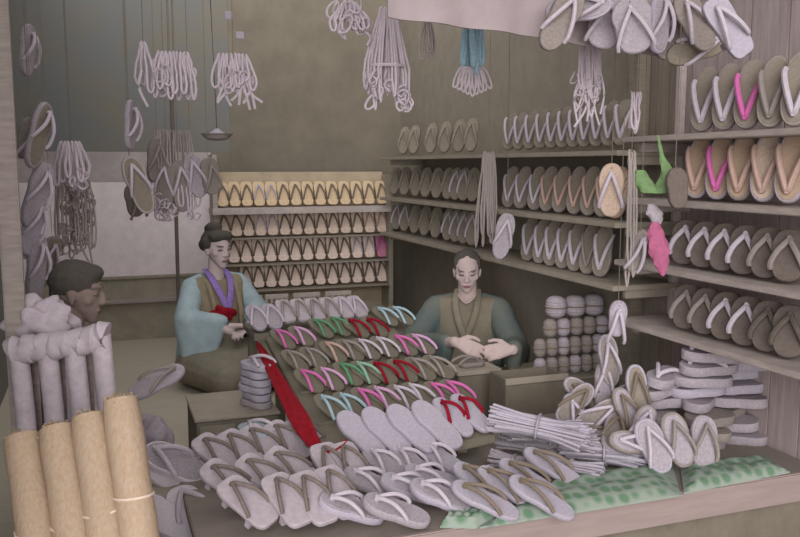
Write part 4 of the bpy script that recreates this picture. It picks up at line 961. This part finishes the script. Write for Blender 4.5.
# --- boy in profile at the left
hc = P(79, 294, 2.98); base = Vector((hc.x, hc.y, ZF)); fwd = rotz(CAMDIR(hc), 74); Fg = Fig(base, fwd); W = Fg.w; hz = hc.z - ZF
o = thing('person', 'boy in a white robe with cropped black hair, in profile behind the slatted stand', 'person', base)
hp_, fn, H, HM = head_pieces(Fg, hc, (8, 0), .98, 0)
nk_ = [hull([(hc + Fg.f * -.02 + Vector((0, 0, -.06)), .045), (W(0, -.05, hz - .16), .048)])]
torso = [hull([(W(-.12, -.05, hz - .2), .045), (W(.12, -.05, hz - .2), .045), (W(0, -.04, hz - .45), (.12, .09, .06), Fg.M)]), hull([(W(0, -.04, hz - .45), (.12, .09, .06), Fg.M), (W(0, -.04, .12), (.15, .13, .1), Fg.M)])]
hl = W(-.09, .22, .22); hr = W(.09, .22, .22)
arms = limb([(W(-.14, -.05, hz - .21), .04), (W(-.19, .02, .36), .034), (hl, .022)]) + limb([(W(.14, -.05, hz - .21), .04), (W(.19, .02, .36), .034), (hr, .022)])
hands = hand(hl, Fg.f, Vector((0, 0, 1)), 1, .4, .85) + hand(hr, Fg.f, Vector((0, 0, 1)), -1, .4, .85)
legs = limb([(W(-.08, 0, .13), .08), (W(-.09, .3, .11), .06)]) + limb([(W(.08, 0, .13), .08), (W(.09, .3, .11), .06)])
remeshed('body', hp_ + nk_ + torso + arms + hands + legs, .0055, [skin_dark, eyem, mat('dark_lips', (112, 90, 86), bump=0)], fn, o, 3, org=base)
sl = [hull([(W(-.12, -.05, hz - .2), .062), (W(.12, -.05, hz - .2), .062), (W(0, -.03, hz - .46), (.15, .12, .06), Fg.M)]), hull([(W(0, -.03, hz - .46), (.15, .12, .06), Fg.M), (W(0, 0, .13), (.19, .18, .11), Fg.M)]), hull([(W(-.1, .0, .12), .1), (W(.1, .0, .12), .1), (W(-.1, .28, .1), .08), (W(.1, .28, .1), .08)])]
for s in (-1, 1):
    sl.append(hull([(W(s * .14, -.05, hz - .21), .058), (W(s * .2, .02, .36), .06)])); sl.append(hull([(W(s * .2, .02, .36), .06), (W(s * .12, .15, .27), .04), (W(s * .2, .04, .18), .04)]))
remeshed('robe', sl, .009, [kwhite], None, o, 4, .005, base)
for s in (-1, 1): ribbon('collar', [W(s * .03, -.10, hz - .085), W(s * .06, -.04, hz - .12), W(s * .05, .05, hz - .19), W(s * .0, .09, hz - .3)], .02, .01, kwhite, o, base, Fg.f)
remeshed('collar_back', [hull([(W(-.05, -.11, hz - .14), .03), (W(.05, -.11, hz - .14), .03), (W(-.04, -.10, hz - .03), .02), (W(.04, -.10, hz - .03), .02)])], .007, [kwhite], None, o, 3, .003, base)
remeshed('hair', [hull([(H(0, -.022, .048), (.080, .094, .078), HM)]), hull([(H(0, .035, .085), (.055, .045, .03), HM)]), hull([(H(0, -.07, .0), (.05, .035, .04), HM)])], .006, [hair], None, o, 3, .001, base)
#ENDPEOPLE
# ------------------------------------------------------------------ light
w = bpy.data.worlds.new('sky'); SC.world = w; w.use_nodes = True
bg = w.node_tree.nodes['Background']; bg.inputs[0].default_value = (1, .985, .97, 1); bg.inputs[1].default_value = 1.0
sd = bpy.data.lights.new('sun', 'SUN'); sd.energy = 2.6; sd.angle = R(50); sd.color = (1, .98, .96)
so = bpy.data.objects.new('sun', sd); COL.objects.link(so)
sdir = Vector((.42, 1, -.30)); so.rotation_euler = sdir.to_track_quat('-Z', 'Y').to_euler()
SC.view_settings.view_transform = 'Standard'; SC.view_settings.look = 'None'; SC.view_settings.gamma = 1
SC.view_settings.exposure = 0.35; SC.view_settings.use_curve_mapping = False
